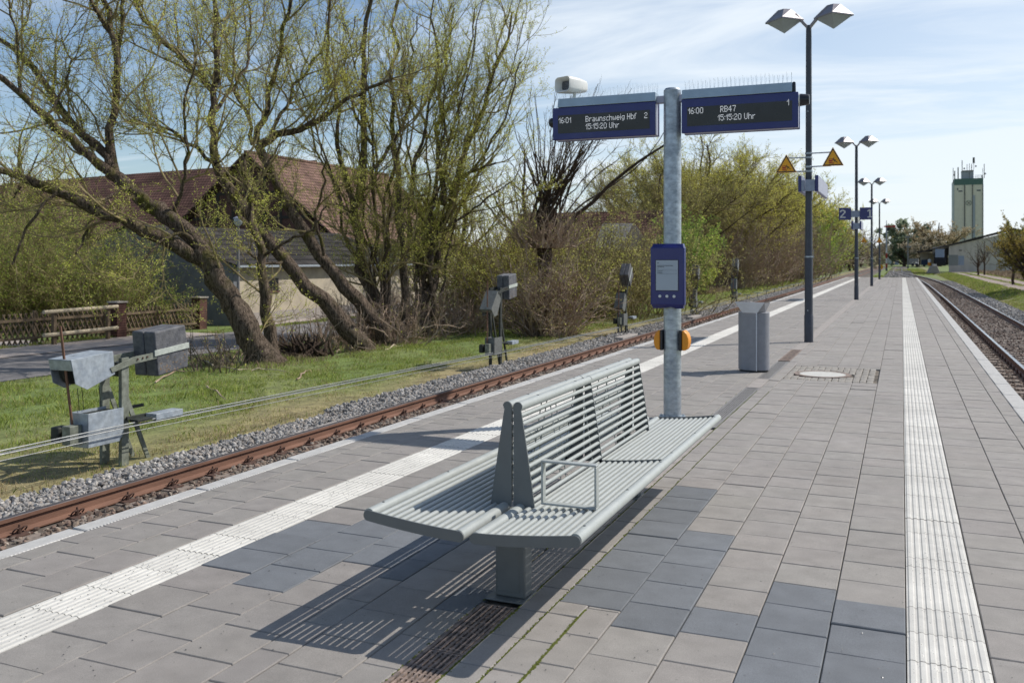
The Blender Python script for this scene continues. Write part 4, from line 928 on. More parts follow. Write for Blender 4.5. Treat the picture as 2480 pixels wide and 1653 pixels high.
# ================================================================= VEGETATION ENGINE
def norm(v): return v / (np.linalg.norm(v, axis=-1, keepdims=True) + 1e-9)
def resample(P, Rr, n):
    P = np.array(P, float); t = np.concatenate([[0], np.cumsum(np.linalg.norm(np.diff(P, axis=0), axis=1))]); tt = np.linspace(0, t[-1], n)
    Q = np.stack([np.interp(tt, t, P[:,k]) for k in range(3)], 1); r = np.interp(tt, t, Rr)
    for _ in range(1):
        Q[1:-1] = .25*Q[:-2] + .5*Q[1:-1] + .25*Q[2:]
    return Q, r
def spawn(P, Rr, dens, tmin, tmax, l0, l1, a0, a1, n, up, wig, r0, r1, rfac=.6, taper=True, down=0, rcut=.13):
    B, m, _ = P.shape
    seg = np.linalg.norm(np.diff(P, axis=1), axis=2).sum(1)
    cnt = R_.poisson(np.maximum(seg*dens, 0)); idx = np.repeat(np.arange(B), cnt); K = len(idx)
    if K == 0: return np.zeros((0,n,3)), np.zeros((0,n))
    t = R_.uniform(tmin, tmax, K); u = t*(m-1); i = np.minimum(u.astype(int), m-2); f = (u-i)[:,None]
    p = P[idx,i]*(1-f) + P[idx,i+1]*f; T = norm(P[idx,i+1]-P[idx,i]); r = Rr[idx,i]*(1-f[:,0]) + Rr[idx,i+1]*f[:,0]
    kp = (r < rcut) | (R_.random(K) < .12)
    if not kp.all(): idx, t, i, f, p, T, r = idx[kp], t[kp], i[kp], f[kp], p[kp], T[kp], r[kp]; K = len(idx)
    if K == 0: return np.zeros((0,n,3)), np.zeros((0,n))
    side = norm(np.cross(T, R_.normal(size=(K,3)))); a = np.radians(R_.uniform(a0, a1, K))[:,None]
    d = T*np.cos(a) + side*np.sin(a)
    L_ = R_.uniform(l0, l1, K) * ((1-.45*t) if taper else 1); st = (L_/(n-1))[:,None]
    out = np.zeros((K,n,3)); out[:,0] = p
    for k in range(1, n):
        d = norm(d + np.array([0,0,1.])*up + R_.normal(size=(K,3))*wig - np.array([0,0,1.])*down*k/n)
        out[:,k] = out[:,k-1] + d*st
    rb = np.minimum(r*rfac, r0)[:,None]; rr = rb*np.linspace(1, 0, n)[None]**.8 + r1
    return out, rr
def tubes(P, Rr, sides):
    B, n, _ = P.shape
    if B == 0: return np.zeros((0,3)), np.zeros((0,4), int)
    T = np.gradient(P, axis=1); T = norm(T); ref = np.where(np.abs(T[:,:1,2:3]) < .8, np.array([0,0,1.]), np.array([1.,0,0])); ref = np.broadcast_to(ref, T.shape)
    U = norm(np.cross(T, ref)); W = np.cross(T, U)
    a = np.arange(sides)*2*math.pi/sides
    V = P[:,:,None] + Rr[:,:,None,None]*(np.cos(a)[None,None,:,None]*U[:,:,None] + np.sin(a)[None,None,:,None]*W[:,:,None])
    b, k, s = np.meshgrid(np.arange(B), np.arange(n-1), np.arange(sides), indexing='ij'); s2 = (s+1) % sides
    q = np.stack([(b*n+k)*sides+s, (b*n+k)*sides+s2, (b*n+k+1)*sides+s2, (b*n+k+1)*sides+s], -1).reshape(-1,4)
    return V.reshape(-1,3), q
def leaves(P, dens, size, pal, spread=.03, width=.33, tmin=.1, droop=0.0, clump=1):
    B, m, _ = P.shape
    seg = np.linalg.norm(np.diff(P, axis=1), axis=2).sum(1); cnt = R_.poisson(seg*dens); idx = np.repeat(np.arange(B), cnt); K = len(idx)
    if K == 0: return np.zeros((0,3)), np.zeros((0,4),int), np.zeros((0,3))
    t = R_.uniform(tmin, 1, K); u = t*(m-1); i = np.minimum(u.astype(int), m-2); f = (u-i)[:,None]; p = P[idx,i]*(1-f)+P[idx,i+1]*f
    p = p + R_.normal(size=(K,3))*spread
    if clump > 1:
        p = np.repeat(p, clump, 0) + R_.normal(size=(K*clump,3))*spread*1.5; K *= clump
    d = norm(R_.normal(size=(K,3)) + np.array([0,0,.5-droop])); s = norm(np.cross(d, R_.normal(size=(K,3)))); L_ = size*R_.uniform(.5,1.3,(K,1))
    V = np.stack([p, p+d*L_*.5+s*L_*width*.5, p+d*L_, p+d*L_*.5-s*L_*width*.5], 1)
    pal = np.array(pal); c = pal[R_.integers(0,len(pal),K)]*R_.uniform(.7,1.3,(K,1))
    return V.reshape(-1,3), np.arange(K*4).reshape(K,4), np.repeat(c, 4, 0)
YG = [(.58,.60,.11),(.66,.65,.14),(.50,.55,.10),(.70,.67,.19)]
GR = [(.14,.24,.035),(.20,.32,.045),(.26,.36,.05),(.10,.18,.03)]
OLV = [(.38,.37,.10),(.46,.43,.13),(.32,.33,.09),(.50,.46,.16)]
def assemble(name, label, cat, base, limbs, levels, lv, pal, bark_m, twig_m, group=None, limb_n=14, leafmat=None):
    """limbs: list of (P,R) polylines; levels: spawn specs; lv: list of (level index, density, size, spread)"""
    root = thing(name, label, cat, base, group)
    LP = []; LR = []
    for P, r in limbs:
        Q, q = resample(P, r, limb_n); L_ = np.linalg.norm(Q[-1]-Q[0]); Q[1:-1] += R_.normal(size=(limb_n-2,3))*.010*L_*np.array([1,1,.6]); LP.append(Q); LR.append(q)
    LP = np.array(LP); LR = np.array(LR)
    big = LR.max(1) > .06
    V1, q1 = tubes(LP, LR*(1+R_.normal(size=LR.shape)*.05), 14); V1 = V1 + R_.normal(size=V1.shape)*.055*np.minimum(np.repeat(LR.ravel(), 14),.3)[:,None]
    npmesh('trunk', V1, [q1], bark_m, parent=root, smooth=True)
    groups = [(LP, LR)]; cur = (LP, LR)
    Vs, Fs, n0 = [], [], 0
    store = {0: cur}
    for k, (src, kw) in enumerate(levels, 1):
        P_, R2 = store[src]; store[k] = spawn(P_, R2, **kw)
        sides = 5 if kw['r0'] > .02 else 3
        V, q = tubes(*store[k], sides); Vs.append(V); Fs.append(q+n0); n0 += len(V)
    nt_ = sum(len(f) for f in Fs); Cs = [np.zeros((n0,3))]
    mi = [np.zeros(nt_, int)]
    for (k, dens, size, spread, *rest) in lv:
        V, q, c = leaves(store[k][0], dens, size, pal, spread, *(rest)); Vs.append(V); Fs.append(q+n0); n0 += len(V); Cs.append(c); mi.append(np.ones(len(q), int))
    npmesh('crown', np.concatenate(Vs), [np.concatenate(Fs)], [twig_m, leafmat or M['leaf']], midx=mi, col=np.concatenate(Cs), parent=root)
    return root
def px(pts, z0, z1=None, wob=.0):
    z1 = z0 if z1 is None else z1; n = len(pts)
    return [at(a, b, z0+(z1-z0)*k/(n-1)) for k, (a, b) in enumerate(pts)]
def rr(a, b, n, p=1.0): return list(a + (b-a)*np.linspace(0,1,n)**p)
def L(pts, z0, z1, r0, r1, p=.8): return (px(pts, z0, z1), rr(r0, r1, len(pts), p))
Wl = [(0, dict(dens=2.3, tmin=.10, tmax=1, l0=1.3, l1=3.8, a0=20, a1=65, n=10, up=.11, wig=.15, r0=.030, r1=.004)),
      (1, dict(dens=4.4, tmin=.10, tmax=1, l0=.6, l1=1.9, a0=15, a1=55, n=7, up=.11, wig=.15, r0=.009, r1=.0022)),
      (2, dict(dens=5.4, tmin=.1, tmax=1, l0=.25, l1=.85, a0=20, a1=55, n=4, up=.08, wig=.16, r0=.0045, r1=.0018)),
      (0, dict(dens=2.5, tmin=.15, tmax=1, l0=.5, l1=1.9, a0=20, a1=85, n=6, up=.05, wig=.22, r0=.009, r1=.0022)),
      (4, dict(dens=3.0, tmin=.1, tmax=1, l0=.2, l1=.7, a0=20, a1=60, n=4, up=.05, wig=.18, r0=.004, r1=.0018))]
lvW = [(2,15,.050,.025),(3,22,.050,.025),(4,12,.05,.03),(5,18,.05,.03)]
def lvs(k, s=1.0): return [(a, d*k, z*s, sp, .36) for a, d, z, sp in lvW]
Wl2_ = [(a, dict(d, dens=d['dens']*(.45 if a == 0 else .8))) for a, d in Wl]
# --- large leaning willow
W1 = [L([(655,897),(625,845),(596,795),(562,740),(532,680),(505,632)],21.3,21,.44,.22,.45), L([(505,632),(445,612),(370,575),(325,545),(235,518),(139,467),(84,444),(0,410),(-80,385)],21,19,.19,.06),
 L([(510,640),(470,575),(415,530),(370,500),(330,468),(292,440),(268,418)],21,21.6,.22,.15), L([(292,440),(215,375),(160,329),(110,280),(57,237),(0,187),(-60,150)],21.6,20,.13,.05),
 L([(268,418),(237,356),(180,300),(126,237),(69,145),(0,88),(-50,50)],21.6,22.5,.115,.045), L([(280,432),(263,370),(275,290),(285,184),(277,100),(253,0),(245,-90)],21.6,22,.125,.05),
 L([(282,160),(296,60),(300,0),(310,-70)],22,23,.06,.03), L([(275,95),(245,50),(218,0),(200,-40)],22,21,.05,.03), L([(310,455),(280,464),(244,506),(214,530),(202,584),(181,620)],21.3,19.5,.06,.02),
 L([(57,237),(40,170),(45,90),(20,0),(10,-50)],20.8,21,.04,.02), L([(110,280),(150,230),(170,160),(150,90)],21,22,.035,.015), L([(415,530),(430,470),(452,400),(445,310),(455,215),(475,150)],21.4,20,.05,.02),
 L([(480,590),(440,560),(380,590),(340,640)],21,20,.05,.02), L([(139,467),(100,500),(60,560),(30,640)],19.5,19,.04,.02)]
assemble('willow_tree','large willow leaning far to the left behind the nearest tensioner','tree',gnd(643,880),W1,Wl,lvs(1.0),YG,M['bark'],M['twig'],'willows beside the road')
W2 = [L([(665,868),(646,770),(640,700),(631,625),(615,568),(611,520),(600,470),(590,380)],22.5,22.5,.17,.06,.6), L([(615,560),(560,500),(530,430)],22.5,22,.05,.02), L([(631,625),(700,580),(760,560),(790,500)],22.5,21.5,.045,.02)]
assemble('willow_tree','slender upright willow stem close beside the thick leaning trunk','tree',gnd(665,866),W2,Wl2_,lvs(.5),YG,M['bark'],M['twig'],'willows beside the road')
W3 = [L([(893,860),(850,805),(814,763),(753,694),(696,633),(623,564),(575,500),(535,430),(522,395)],24.4,23,.30,.11,.6), L([(522,395),(524,344),(517,230),(528,153),(520,60),(517,0),(515,-60)],23,23,.11,.04),
 L([(517,222),(459,165),(383,88),(329,15),(300,-40)],23,24,.08,.035), L([(517,394),(421,320),(370,300),(300,290)],23,22,.055,.02), L([(524,270),(560,220),(600,150),(610,60),(600,-20)],23,24.5,.05,.02),
 L([(623,564),(600,480),(640,400),(690,340)],23.5,24,.05,.02), L([(696,633),(640,640),(600,610)],23.8,22,.04,.02)]
assemble('willow_tree','leaning willow whose fork rises in front of the red roof','tree',gnd(883,846),W3,Wl,lvs(1.0),YG,M['bark'],M['twig'],'willows beside the road')
W4 = [L([(935,838),(900,775),(868,725),(814,668),(784,618),(740,560),(690,480),(650,420),(625,352)],26,25.5,.26,.12,.6), L([(625,352),(650,330),(700,318),(765,302),(810,260),(861,226),(900,214),(950,190)],25.5,24.5,.12,.035),
 L([(620,345),(640,290),(655,230),(674,115),(708,0),(720,-60)],25.5,26,.10,.035), L([(612,350),(600,290),(575,220),(540,175),(500,100)],25.5,27,.06,.02), L([(655,325),(700,240),(740,170),(780,120),(800,40)],25.5,26.5,.055,.02),
 L([(784,618),(760,530),(790,440),(780,350)],25.5,24,.05,.02)]
assemble('willow_tree','leaning willow with a wide fork over the gable end','tree',gnd(918,832),W4,Wl,lvs(1.15),YG,M['bark'],M['twig'],'willows beside the road')
W5 = [L([(985,825),(945,765),(906,714),(868,618),(852,557),(868,465),(906,407),(902,350),(890,270),(880,180),(900,60),(905,-20)],27.9,27,.28,.05,.55), L([(860,500),(830,440),(820,380),(825,300),(800,200),(790,80),(800,-20)],27,26,.09,.03),
 L([(975,780),(975,640),(975,560),(970,470),(955,360),(945,250),(950,130),(965,0)],28,28.5,.14,.04), L([(975,560),(990,470),(1010,380),(1040,260),(1060,120),(1050,0)],28.2,29,.08,.025), L([(906,407),(960,350),(985,260),(990,150),(1010,40)],27,28,.06,.02),
 L([(902,350),(850,270),(830,160),(860,40)],27,28,.05,.02)]
Wl2 = [(a, dict(d, dens=d['dens']*(.5 if a == 0 else .8))) for a, d in Wl]
def fan(x0, y0, n, xa, xb, zc, seed):
    r = np.random.default_rng(seed); out = []
    for k in range(n):
        xt = xa+(xb-xa)*(k+r.random())/n; yt = r.uniform(-40,170); zc1 = zc+r.uniform(-1.6,2.2); sx_ = x0+r.normal(0,22)
        c1 = (sx_*.75+xt*.25+r.normal(0,12), y0*.68+yt*.32); c2 = (sx_*.35+xt*.65+r.normal(0,14), y0*.33+yt*.67)
        out.append(L([(sx_,y0),c1,c2,(xt,yt)],zc,zc1,r.uniform(.045,.085),.012,.8))
    return out
W5 += fan(930,812,8,640,1010,27.6,3)
assemble('willow_tree','tall willow with several upright stems left of the tensioner with the black weight','tree',gnd(985,818),W5,Wl2,lvs(1.1),YG,M['bark'],M['twig'],'willows beside the road')
W6 = [L([(1005,815),(1030,750),(1055,683),(1070,560),(1074,500),(1109,426),(1150,330),(1180,220),(1220,100),(1240,30)],29.3,29,.24,.03,.6), L([(1074,495),(1068,440),(1060,350),(1062,230),(1080,120),(1100,20)],29,30,.10,.03), L([(1109,430),(1150,412),(1201,395)],29,28,.05,.03),
 L([(1090,460),(1160,400),(1210,320),(1240,230),(1260,150)],29,28,.05,.02), L([(1062,300),(1110,220),(1140,120),(1150,20)],29.5,30,.05,.02), L([(1072,560),(1130,520),(1190,470),(1240,440)],29,28,.05,.015), L([(1055,683),(1010,640),(1000,560),(1020,480)],29,30,.05,.015)]
W6 += fan(1020,805,9,930,1270,29.3,4)
assemble('willow_tree','rightmost tall willow of the near row with a cut branch stub','tree',gnd(1010,812),W6,Wl2,lvs(1.6),YG,M['bark'],M['twig'],'willows beside the road')
# thicket of bare shoots
def shrub(name, label, cat, base, n, hgt, spread, pal, lvk, twig, group=None, lean=.5, lsize=.05, l2=(2.5,.4,1.1), n1=8, r0=.014, upb=.06, wig=.13, l3=True, spr=.02, rmul=1.0, clump=1):
    base = np.array(base, float); root_pts = base + np.stack([R_.normal(0,spread[0]*.35,n), R_.normal(0,spread[1]*.35,n), np.zeros(n)],1)
    off = (root_pts-base)/np.array([spread[0],spread[1],1]); d = norm(np.stack([off[:,0]*lean+R_.normal(0,.25*lean+.08,n), off[:,1]*lean+R_.normal(0,.25*lean+.08,n), np.ones(n)],1))
    L_ = hgt*R_.uniform(.45,1.05,n); st = (L_/(n1-1))[:,None]; P = np.zeros((n,n1,3)); P[:,0] = root_pts
    for k in range(1,n1):
        d = norm(d + R_.normal(size=(n,3))*wig + np.array([0,0,1.])*upb); P[:,k] = P[:,k-1]+d*st
    Rr = np.linspace(r0, r0*.25, n1)[None]*R_.uniform(.6,1.4,(n,1))*rmul
    root = thing(name, label, cat, base, group)
    V, q = tubes(P, Rr, 4); npmesh('stems', V, [q], twig, parent=root)
    s2 = spawn(P, Rr, dens=l2[0], tmin=.1, tmax=1, l0=l2[1]*hgt/3, l1=l2[2]*hgt/3, a0=20, a1=65, n=6, up=.05, wig=.2, r0=r0*.5*rmul, r1=r0*.12*rmul)
    Vs, Fs = [], []; V, q = tubes(*s2, 3); Vs.append(V); Fs.append(q); n0 = len(V); srcs = [s2]
    if l3:
        s3 = spawn(s2[0], s2[1], dens=3.0*3/hgt, tmin=.1, tmax=1, l0=.2*hgt/3, l1=.6*hgt/3, a0=20, a1=60, n=4, up=.03, wig=.2, r0=r0*.25*rmul, r1=r0*.1*rmul); V, q = tubes(*s3, 3); Vs.append(V); Fs.append(q+n0); n0 += len(V); srcs.append(s3)
    mi = [np.zeros(sum(len(f) for f in Fs), int)]; Cs = [np.zeros((n0,3))]
    for s_ in srcs:
        if lvk > 0:
            V, q, c = leaves(s_[0], lvk, lsize, pal, spr, .45, .1, 0, clump); Vs.append(V); Fs.append(q+n0); n0 += len(V); Cs.append(c); mi.append(np.ones(len(q), int))
    npmesh('foliage', np.concatenate(Vs), [np.concatenate(Fs)], [twig, M['leaf']], midx=mi, col=np.concatenate(Cs), parent=root)
    return root
TB = M['twigbrown']; TW = M['twig']; TD = M['twigdark']
for k, (p, n, h, sp, lb) in enumerate([((700,845),40,1.9,(1.0,.8),'brown shoots and root tangle between the two leaning trunks'),((800,845),70,2.3,(1.6,.9),'dense brown shoots at the foot of the second leaning willow'),
    ((905,832),90,2.6,(1.8,1.0),'tangled brown basal shoots around the middle willow trunks'),((975,812),110,3.0,(2.0,1.3),'thick rusty brown stool of shoots where the tall willows rise'),
    ((1065,805),80,2.6,(2.2,1.2),'brown bramble thicket left of the second tensioner'),((1150,795),70,2.3,(2.2,1.2),'low brown brush behind the second tensioner'),((505,900),26,1.9,(.9,.5),'thin dark saplings left of the big leaning trunk'),((560,880),20,1.4,(.8,.5),'few thin shoots at the foot of the big leaning trunk')]):
    shrub('brushwood', lb, 'brushwood', gnd(*p), int(n*(.8 if k < 2 else 1.2)), h*(.55 if k < 2 else .68), sp, YG, 1.0 if k not in (6,) else 2.5, TB if k != 6 else TD, 'bare brushwood under the willows', lean=.9, wig=.22, r0=.016 if k < 6 else .011, rmul=1.3)
# upper haze of shoots in the canopy gaps
# --- pollard
pc = at(1322, 535, 30.6); pb = gnd(1320, 806)
PL = [L([(1322,812),(1322,700),(1318,600),(1322,540),(1326,505)],30.3,30.6,.22,.30,1)]
for k in range(46):
    a = R_.uniform(-1.0, 1.0); dz = R_.uniform(.35,1)
    e = pc + np.array([a*2.2+.6, R_.uniform(-1.6,1.6), 0]); hgt = R_.uniform(2.2,4.6)
    PL.append(([pc+R_.normal(size=3)*np.array([.28,.28,.25]), pc*.55+e*.45+np.array([0,0,hgt*.5]), e+np.array([0,0,hgt])], [R_.uniform(.02,.035), .018, .006]))
PL.append((px([(1340,600),(1385,540),(1440,480),(1520,410),(1590,355),(1640,330)],30.6,29.5), rr(.085,.02,6)))
PL.append((px([(1340,560),(1400,500),(1480,450),(1560,400),(1620,300)],30.6,31.5), rr(.04,.012,5)))
assemble('pollard_willow','old pollard willow with upright shoots below the left departure board','tree',pb,PL,
  [(0,dict(dens=.9,tmin=.15,tmax=1,l0=.6,l1=1.8,a0=15,a1=50,n=6,up=.12,wig=.12,r0=.010,r1=.003)),(1,dict(dens=2.0,tmin=.1,tmax=1,l0=.3,l1=.8,a0=15,a1=50,n=4,up=.05,wig=.15,r0=.005,r1=.0025))],[(1,1.8,.04,.02),(2,2.0,.04,.02)],OLV,M['bark2'],M['twigdark'],limb_n=9)
for k,(p,zc,n,h,sp,pal,lk,tw,lb) in enumerate([((1325,812),30.4,75,3.1,(1.0,.9),OLV,4.0,TB,'brown tangle of shoots wrapped around the pollard trunk'),((1325,600),29.9,60,1.5,(1.1,.9),OLV,1.2,TB,'dark burr of twigs just under the pollard head'),
   ((1240,790),31.5,60,4.2,(2.6,1.4),YG,9,TW,'yellow-green bush left of the pollard willow'),((1170,785),34,70,5.2,(3.2,1.6),YG,8,TW,'tall yellow-green bush between the tall willow and the pollard')]):
    b_ = at(p[0],p[1],zc) if k == 1 else gnd(*p); shrub('bush', lb, 'bush', b_, int(n*2.2), h, sp, pal, lk, tw, lean=1.0, wig=.2, r0=.018, rmul=1.3, lsize=.06)
def gz(px_, zc, z=GZ):       # ground point under a pixel column at a depth
    p = at(px_, 700, zc); return np.array([p[0], p[1], z])
# garden hedge behind the lattice fence (left)
for k,(px_,zc,n,h,sp,lk) in enumerate([(30,31,150,4.9,(2.6,1.6),11),(170,31.5,140,4.7,(2.6,1.6),11),(275,31,80,3.6,(1.6,1.2),11),(-90,30,80,5,(2.6,1.6),11),(345,30.5,50,2.2,(1.0,.8),14)]):
    shrub('garden_shrub', ['big leafy garden shrub behind the lattice fence, second from the left edge','big leafy garden shrub behind the white rail','leafy garden shrub left of the dark gable wall','leafy garden shrub cut by the left edge of the picture','low dark green shrub in front of the dark doorway'][k], 'shrub', gz(px_,zc), n, h, sp, [(.28,.36,.07),(.36,.43,.08),(.42,.46,.10),(.20,.26,.05)], lk, TW, 'shrubs in the garden', lean=.9, lsize=.065, spr=.04, wig=.2, rmul=1.2)
# brown-yellow trees behind at far left
def crown_tree(name, label, cat, base, h, spread, trunk_r, pal, dens, lsz, twig, barkm, group=None, nl=9, tilt=0, sc_=1.0, leafk=1.0, up=.12, low=.25):
    """generic tree: trunk, limbs fanning out, branches, twigs, leaves; all sizes scale with the tree"""
    base = np.array(base, float); s = h/9.0
    top = base + np.array([tilt, 0, h*.55]); limbs = [([base-np.array([0,0,.2]), base+np.array([tilt*.3,0,h*.2]), base+np.array([tilt*.7,.0,h*.42]), top+np.array([0,0,h*.25])], [trunk_r*1.25,trunk_r,trunk_r*.7,trunk_r*.2])]
    for k in range(nl):
        f = R_.uniform(low, .75); st = base + (top-base)*f; a = 2*math.pi*(k+R_.random()*.7)/nl; ln = spread*R_.uniform(.6,1.05)
        e = st + np.array([math.cos(a)*ln, math.sin(a)*ln, h*R_.uniform(.25,.5)*(1.1-f*.3)]); mid = st*.5+e*.5+np.array([0,0,-h*.04])
        limbs.append(([st, mid, e], [trunk_r*.5, trunk_r*.3, trunk_r*.06]))
    lv = [(0,dict(dens=1.5/s*dens,rcut=trunk_r*.75,tmin=.15,tmax=1,l0=1.0*s,l1=2.8*s,a0=25,a1=65,n=7,up=up,wig=.16,r0=.03*s,r1=.006*s*sc_)),
          (1,dict(dens=2.4/s*dens,tmin=.1,tmax=1,l0=.6*s,l1=1.5*s,a0=20,a1=60,n=5,up=up,wig=.16,r0=.012*s,r1=.005*s*sc_)),
          (2,dict(dens=2.4/s*dens,tmin=.1,tmax=1,l0=.3*s,l1=.8*s,a0=20,a1=60,n=3,up=.05,wig=.16,r0=.006*s,r1=.004*s*sc_))]
    return assemble(name, label, cat, base, limbs, lv, [(2,3.5/s*leafk,lsz,.03*s,.5),(3,5/s*leafk,lsz,.03*s,.5)], pal, barkm, twig, group, limb_n=9)
OY = [(.34,.27,.08),(.40,.30,.09),(.28,.24,.07)]
crown_tree('tree','tall russet-yellow tree at the left edge behind the willows','tree',gz(-20,45),11.5,4.2,.25,OY,1.0,.10,TW,M['bark2'],'trees beyond the near willows',sc_=1.2)
crown_tree('tree','smaller russet tree left of the barn ridge','tree',gz(70,50),9.0,3.8,.22,OY,1.0,.10,TW,M['bark2'],'trees beyond the near willows',sc_=1.2)
BW = [(.52,.48,.40),(.44,.42,.34),(.36,.34,.22),(.58,.54,.46)]
crown_tree('blossom_tree','pale blossoming tree behind the tall willows','tree',gz(1120,43),7.6,3.4,.16,BW,1.0,.09,TD,M['bark2'],'trees beyond the near willows',sc_=1.2,leafk=1.2,low=.05)
crown_tree('blossom_tree','second pale blossoming tree nearer the barn roof','tree',gz(990,46),7.0,3.2,.16,BW,.9,.09,TD,M['bark2'],'trees beyond the near willows',sc_=1.2,leafk=.9,low=.05)
crown_tree('tree','yellow-green tree showing between the tall willow and the left departure board','tree',gz(1270,44),9.5,3.6,.16,YG,.9,.09,TW,M['bark2'],'trees beyond the near willows',sc_=1.1,leafk=.7)
DGR = [(.14,.24,.045),(.22,.34,.055),(.30,.44,.07),(.38,.52,.09)]
# bushes beyond the pollard
rows = [((1405,772),60,2.6,(2.0,1.2),DGR,12,TW,'low bright green bush at the foot of the pollard willow'),((1460,775),110,4.6,(2.8,1.6),OLV,5,TW,'olive bush right of the pollard willow, behind the third tensioner'),
 ((1545,765),120,4.8,(3.0,1.8),OLV,6,TW,'tall olive bush beside the timetable display'),((1400,760),80,4.2,(2.6,1.6),OLV,.8,TB,'bare brown bush below the dark corrugated roof')]
for p,n,h,sp,pal,lk,tw,lb in rows: shrub('bush', lb, 'bush', gnd(*p), n, h, sp, pal, lk, tw, 'bushes along the grass strip', lean=.8, wig=.15, r0=.016, lsize=.075)
OG = [(.56,.54,.11),(.64,.60,.12),(.48,.49,.10),(.70,.64,.16)]
def zx(px_, X): return X*F/(SN*F - CS*(px_-CX))
rows = [(1656,13.2,120,5.4,(.9,1.2),DGR,17,TW,'tall bright green bush directly right of the information pole'),(1688,12.8,50,4.6,(.9,1.0),[(.46,.54,.10),(.54,.58,.14)],20,TW,'yellow-green low bush below the tall green one'),
 (1922,12.6,120,9.2,(3.6,3.2),DGR,9,TW,'bright green bush just left of the nearest lamp mast'),(1972,12.6,90,7.4,(4.6,4),[(.34,.46,.09),(.44,.50,.12)],8,TW,'yellow-green round bush just right of the nearest lamp mast'),
 (1735,14,190,7.0,(5,3.4),OLV,.4,TB,'bare brown thicket behind the raised tensioner'),(1785,14,190,7.6,(6,3.4),OLV,.4,TB,'bare brown thicket left of the dark forked trunk'),(1835,14.2,190,8.4,(7,3.4),OLV,.5,TB,'bare brown thicket around the dark forked trunk'),(1880,14.2,160,9.2,(7,3.4),OLV,1.0,TB,'brown thicket between the forked trunk and the nearest lamp mast')]
for px_,X_,n,h,sp,pal,lk,tw,lb in rows:
    zc = zx(px_, X_); k_ = zc/60
    shrub('bush', lb, 'bush', gz(px_,zc), int(n*1.4), h, sp, pal, lk/k_, tw, 'bushes along the far grass strip', lean=.2 if px_ < 1700 else .7, wig=.16, r0=.02*k_, lsize=.12*k_, spr=.06*k_, l2=(1.5,.3,.75) if px_ < 1700 else (1.5,.5,1.2), rmul=1.0)
for (px_,X_,yt,sp,pal,lk,lb) in [(1712,15.5,262,8.6,OG,4.0,'broad olive-green willow behind the information pole and the right departure board'),(1800,15.5,325,8.6,OG,4.0,'second broad olive-green willow left of the nearest lamp mast'),
    (1880,15.5,385,8.8,OG,3.8,'yellow-green tree right behind the nearest lamp mast'),(1955,15.5,470,9.5,OG,2.4,'olive tree right of the nearest lamp mast'),(1600,17,350,7.5,OLV,1.6,'brownish tree top left of the information pole behind the olive bushes')]:
    zc = zx(px_, X_); h = (628-yt)/F*zc+2.4; k_ = zc/60
    crown_tree('big_willow',lb,'tree',gz(px_,zc),h,sp,.20*k_,pal,2.0,.085*k_,TW,M['bark2'],'tree row beyond the pole',nl=26,sc_=.7,leafk=lk*.8,low=.04)
crown_tree('tree','tree whose thin top shows above the right departure board','tree',gz(1695,95),19.5,3.4,.2,YG,.8,.14,TW,M['bark2'],'tree row beyond the pole',nl=11,sc_=1.0,leafk=1.0)
t_ = thing('dead_tree','dark forked trunk standing in the brown thicket','tree',gz(1872,88))
V_, q_ = tubes(np.array([resample(px([(1868,690),(1875,640),(1876,600),(1880,580),(1905,550),(1925,530)],88,88.5),[.5,.45,.4,.36,.2,.09],9)[0]]), np.array([resample(px([(1868,690),(1875,640),(1876,600),(1880,580),(1905,550),(1925,530)],88,88.5),[.5,.45,.4,.36,.2,.09],9)[1]]), 8)
npmesh('trunk', V_, [q_], M['bark2'], parent=t_, smooth=True)
for k,(px_,zc,h,sp,pal,lk,lb) in enumerate([(2020,175,12.5,9,OLV,.8,'grey-brown tree left of the second lamp mast'),(2055,215,10.5,9,[(.3,.27,.2),(.36,.3,.22)],.5,'brown tree behind the second lamp mast'),(2085,270,12,10,[(.24,.2,.14),(.3,.24,.16)],.5,'brown tree between the second and third masts'),
   (2105,320,10,10,[(.22,.19,.13)],.4,'bare brown tree behind the third lamp mast'),(2122,390,8.5,11,[(.22,.19,.13)],.4,'bare brown tree behind the farthest lamp mast'),(2058,190,9,5,BW,1.6,'pale blossoming bush left of the second lamp mast base'),(2068,200,9.5,3,[(.55,.5,.45),(.5,.42,.38)],1.4,'pale pinkish blossoming tree right of the second lamp mast'),
   (2005,160,8,5,[(.3,.35,.07)],1.2,'green bush along the left track far away'),(2035,180,7,6,OLV,.8,'low brown bush far along the left track')]):
    crown_tree('tree',lb,'tree',gz(px_,zc),h,sp,.25,pal,1.0,.16*zc/110,TB if k in (1,2,3,4,8) else TW,M['bark2'],'distant trees along the left track',nl=11,sc_=1.5,leafk=lk*.8,low=.05)
GG_HAZE = [(.26,.31,.20),(.31,.36,.23),(.36,.40,.28)]  # far tree leaf colours lightened to carry aerial haze
crown_tree('tree','tall rounded grey-green tree in the far distance beyond the semaphore','tree',gz(2190,330),17,8.5,.5,GG_HAZE,1.2,.75,TW,M['bark2'],'far trees beyond the tracks',nl=17,sc_=1.4,leafk=5,low=.05,up=.2)
crown_tree('tree','smaller grey-green tree right of the rounded far tree','tree',gz(2222,330),12.5,7,.4,[(.33,.33,.23),(.38,.36,.26)],1.1,.6,TW,M['bark2'],'far trees beyond the tracks',nl=13,sc_=1.5,leafk=3.5,low=.05)
crown_tree('oak_tree','broad far oak with rusty young leaves left of the silo','tree',gz(2275,300),18,10.5,.6,[(.40,.32,.2),(.46,.36,.22),(.34,.29,.19)],1.1,.5,TW,M['bark2'],'far trees beyond the tracks',nl=17,sc_=1.5,leafk=2.4,up=.05)
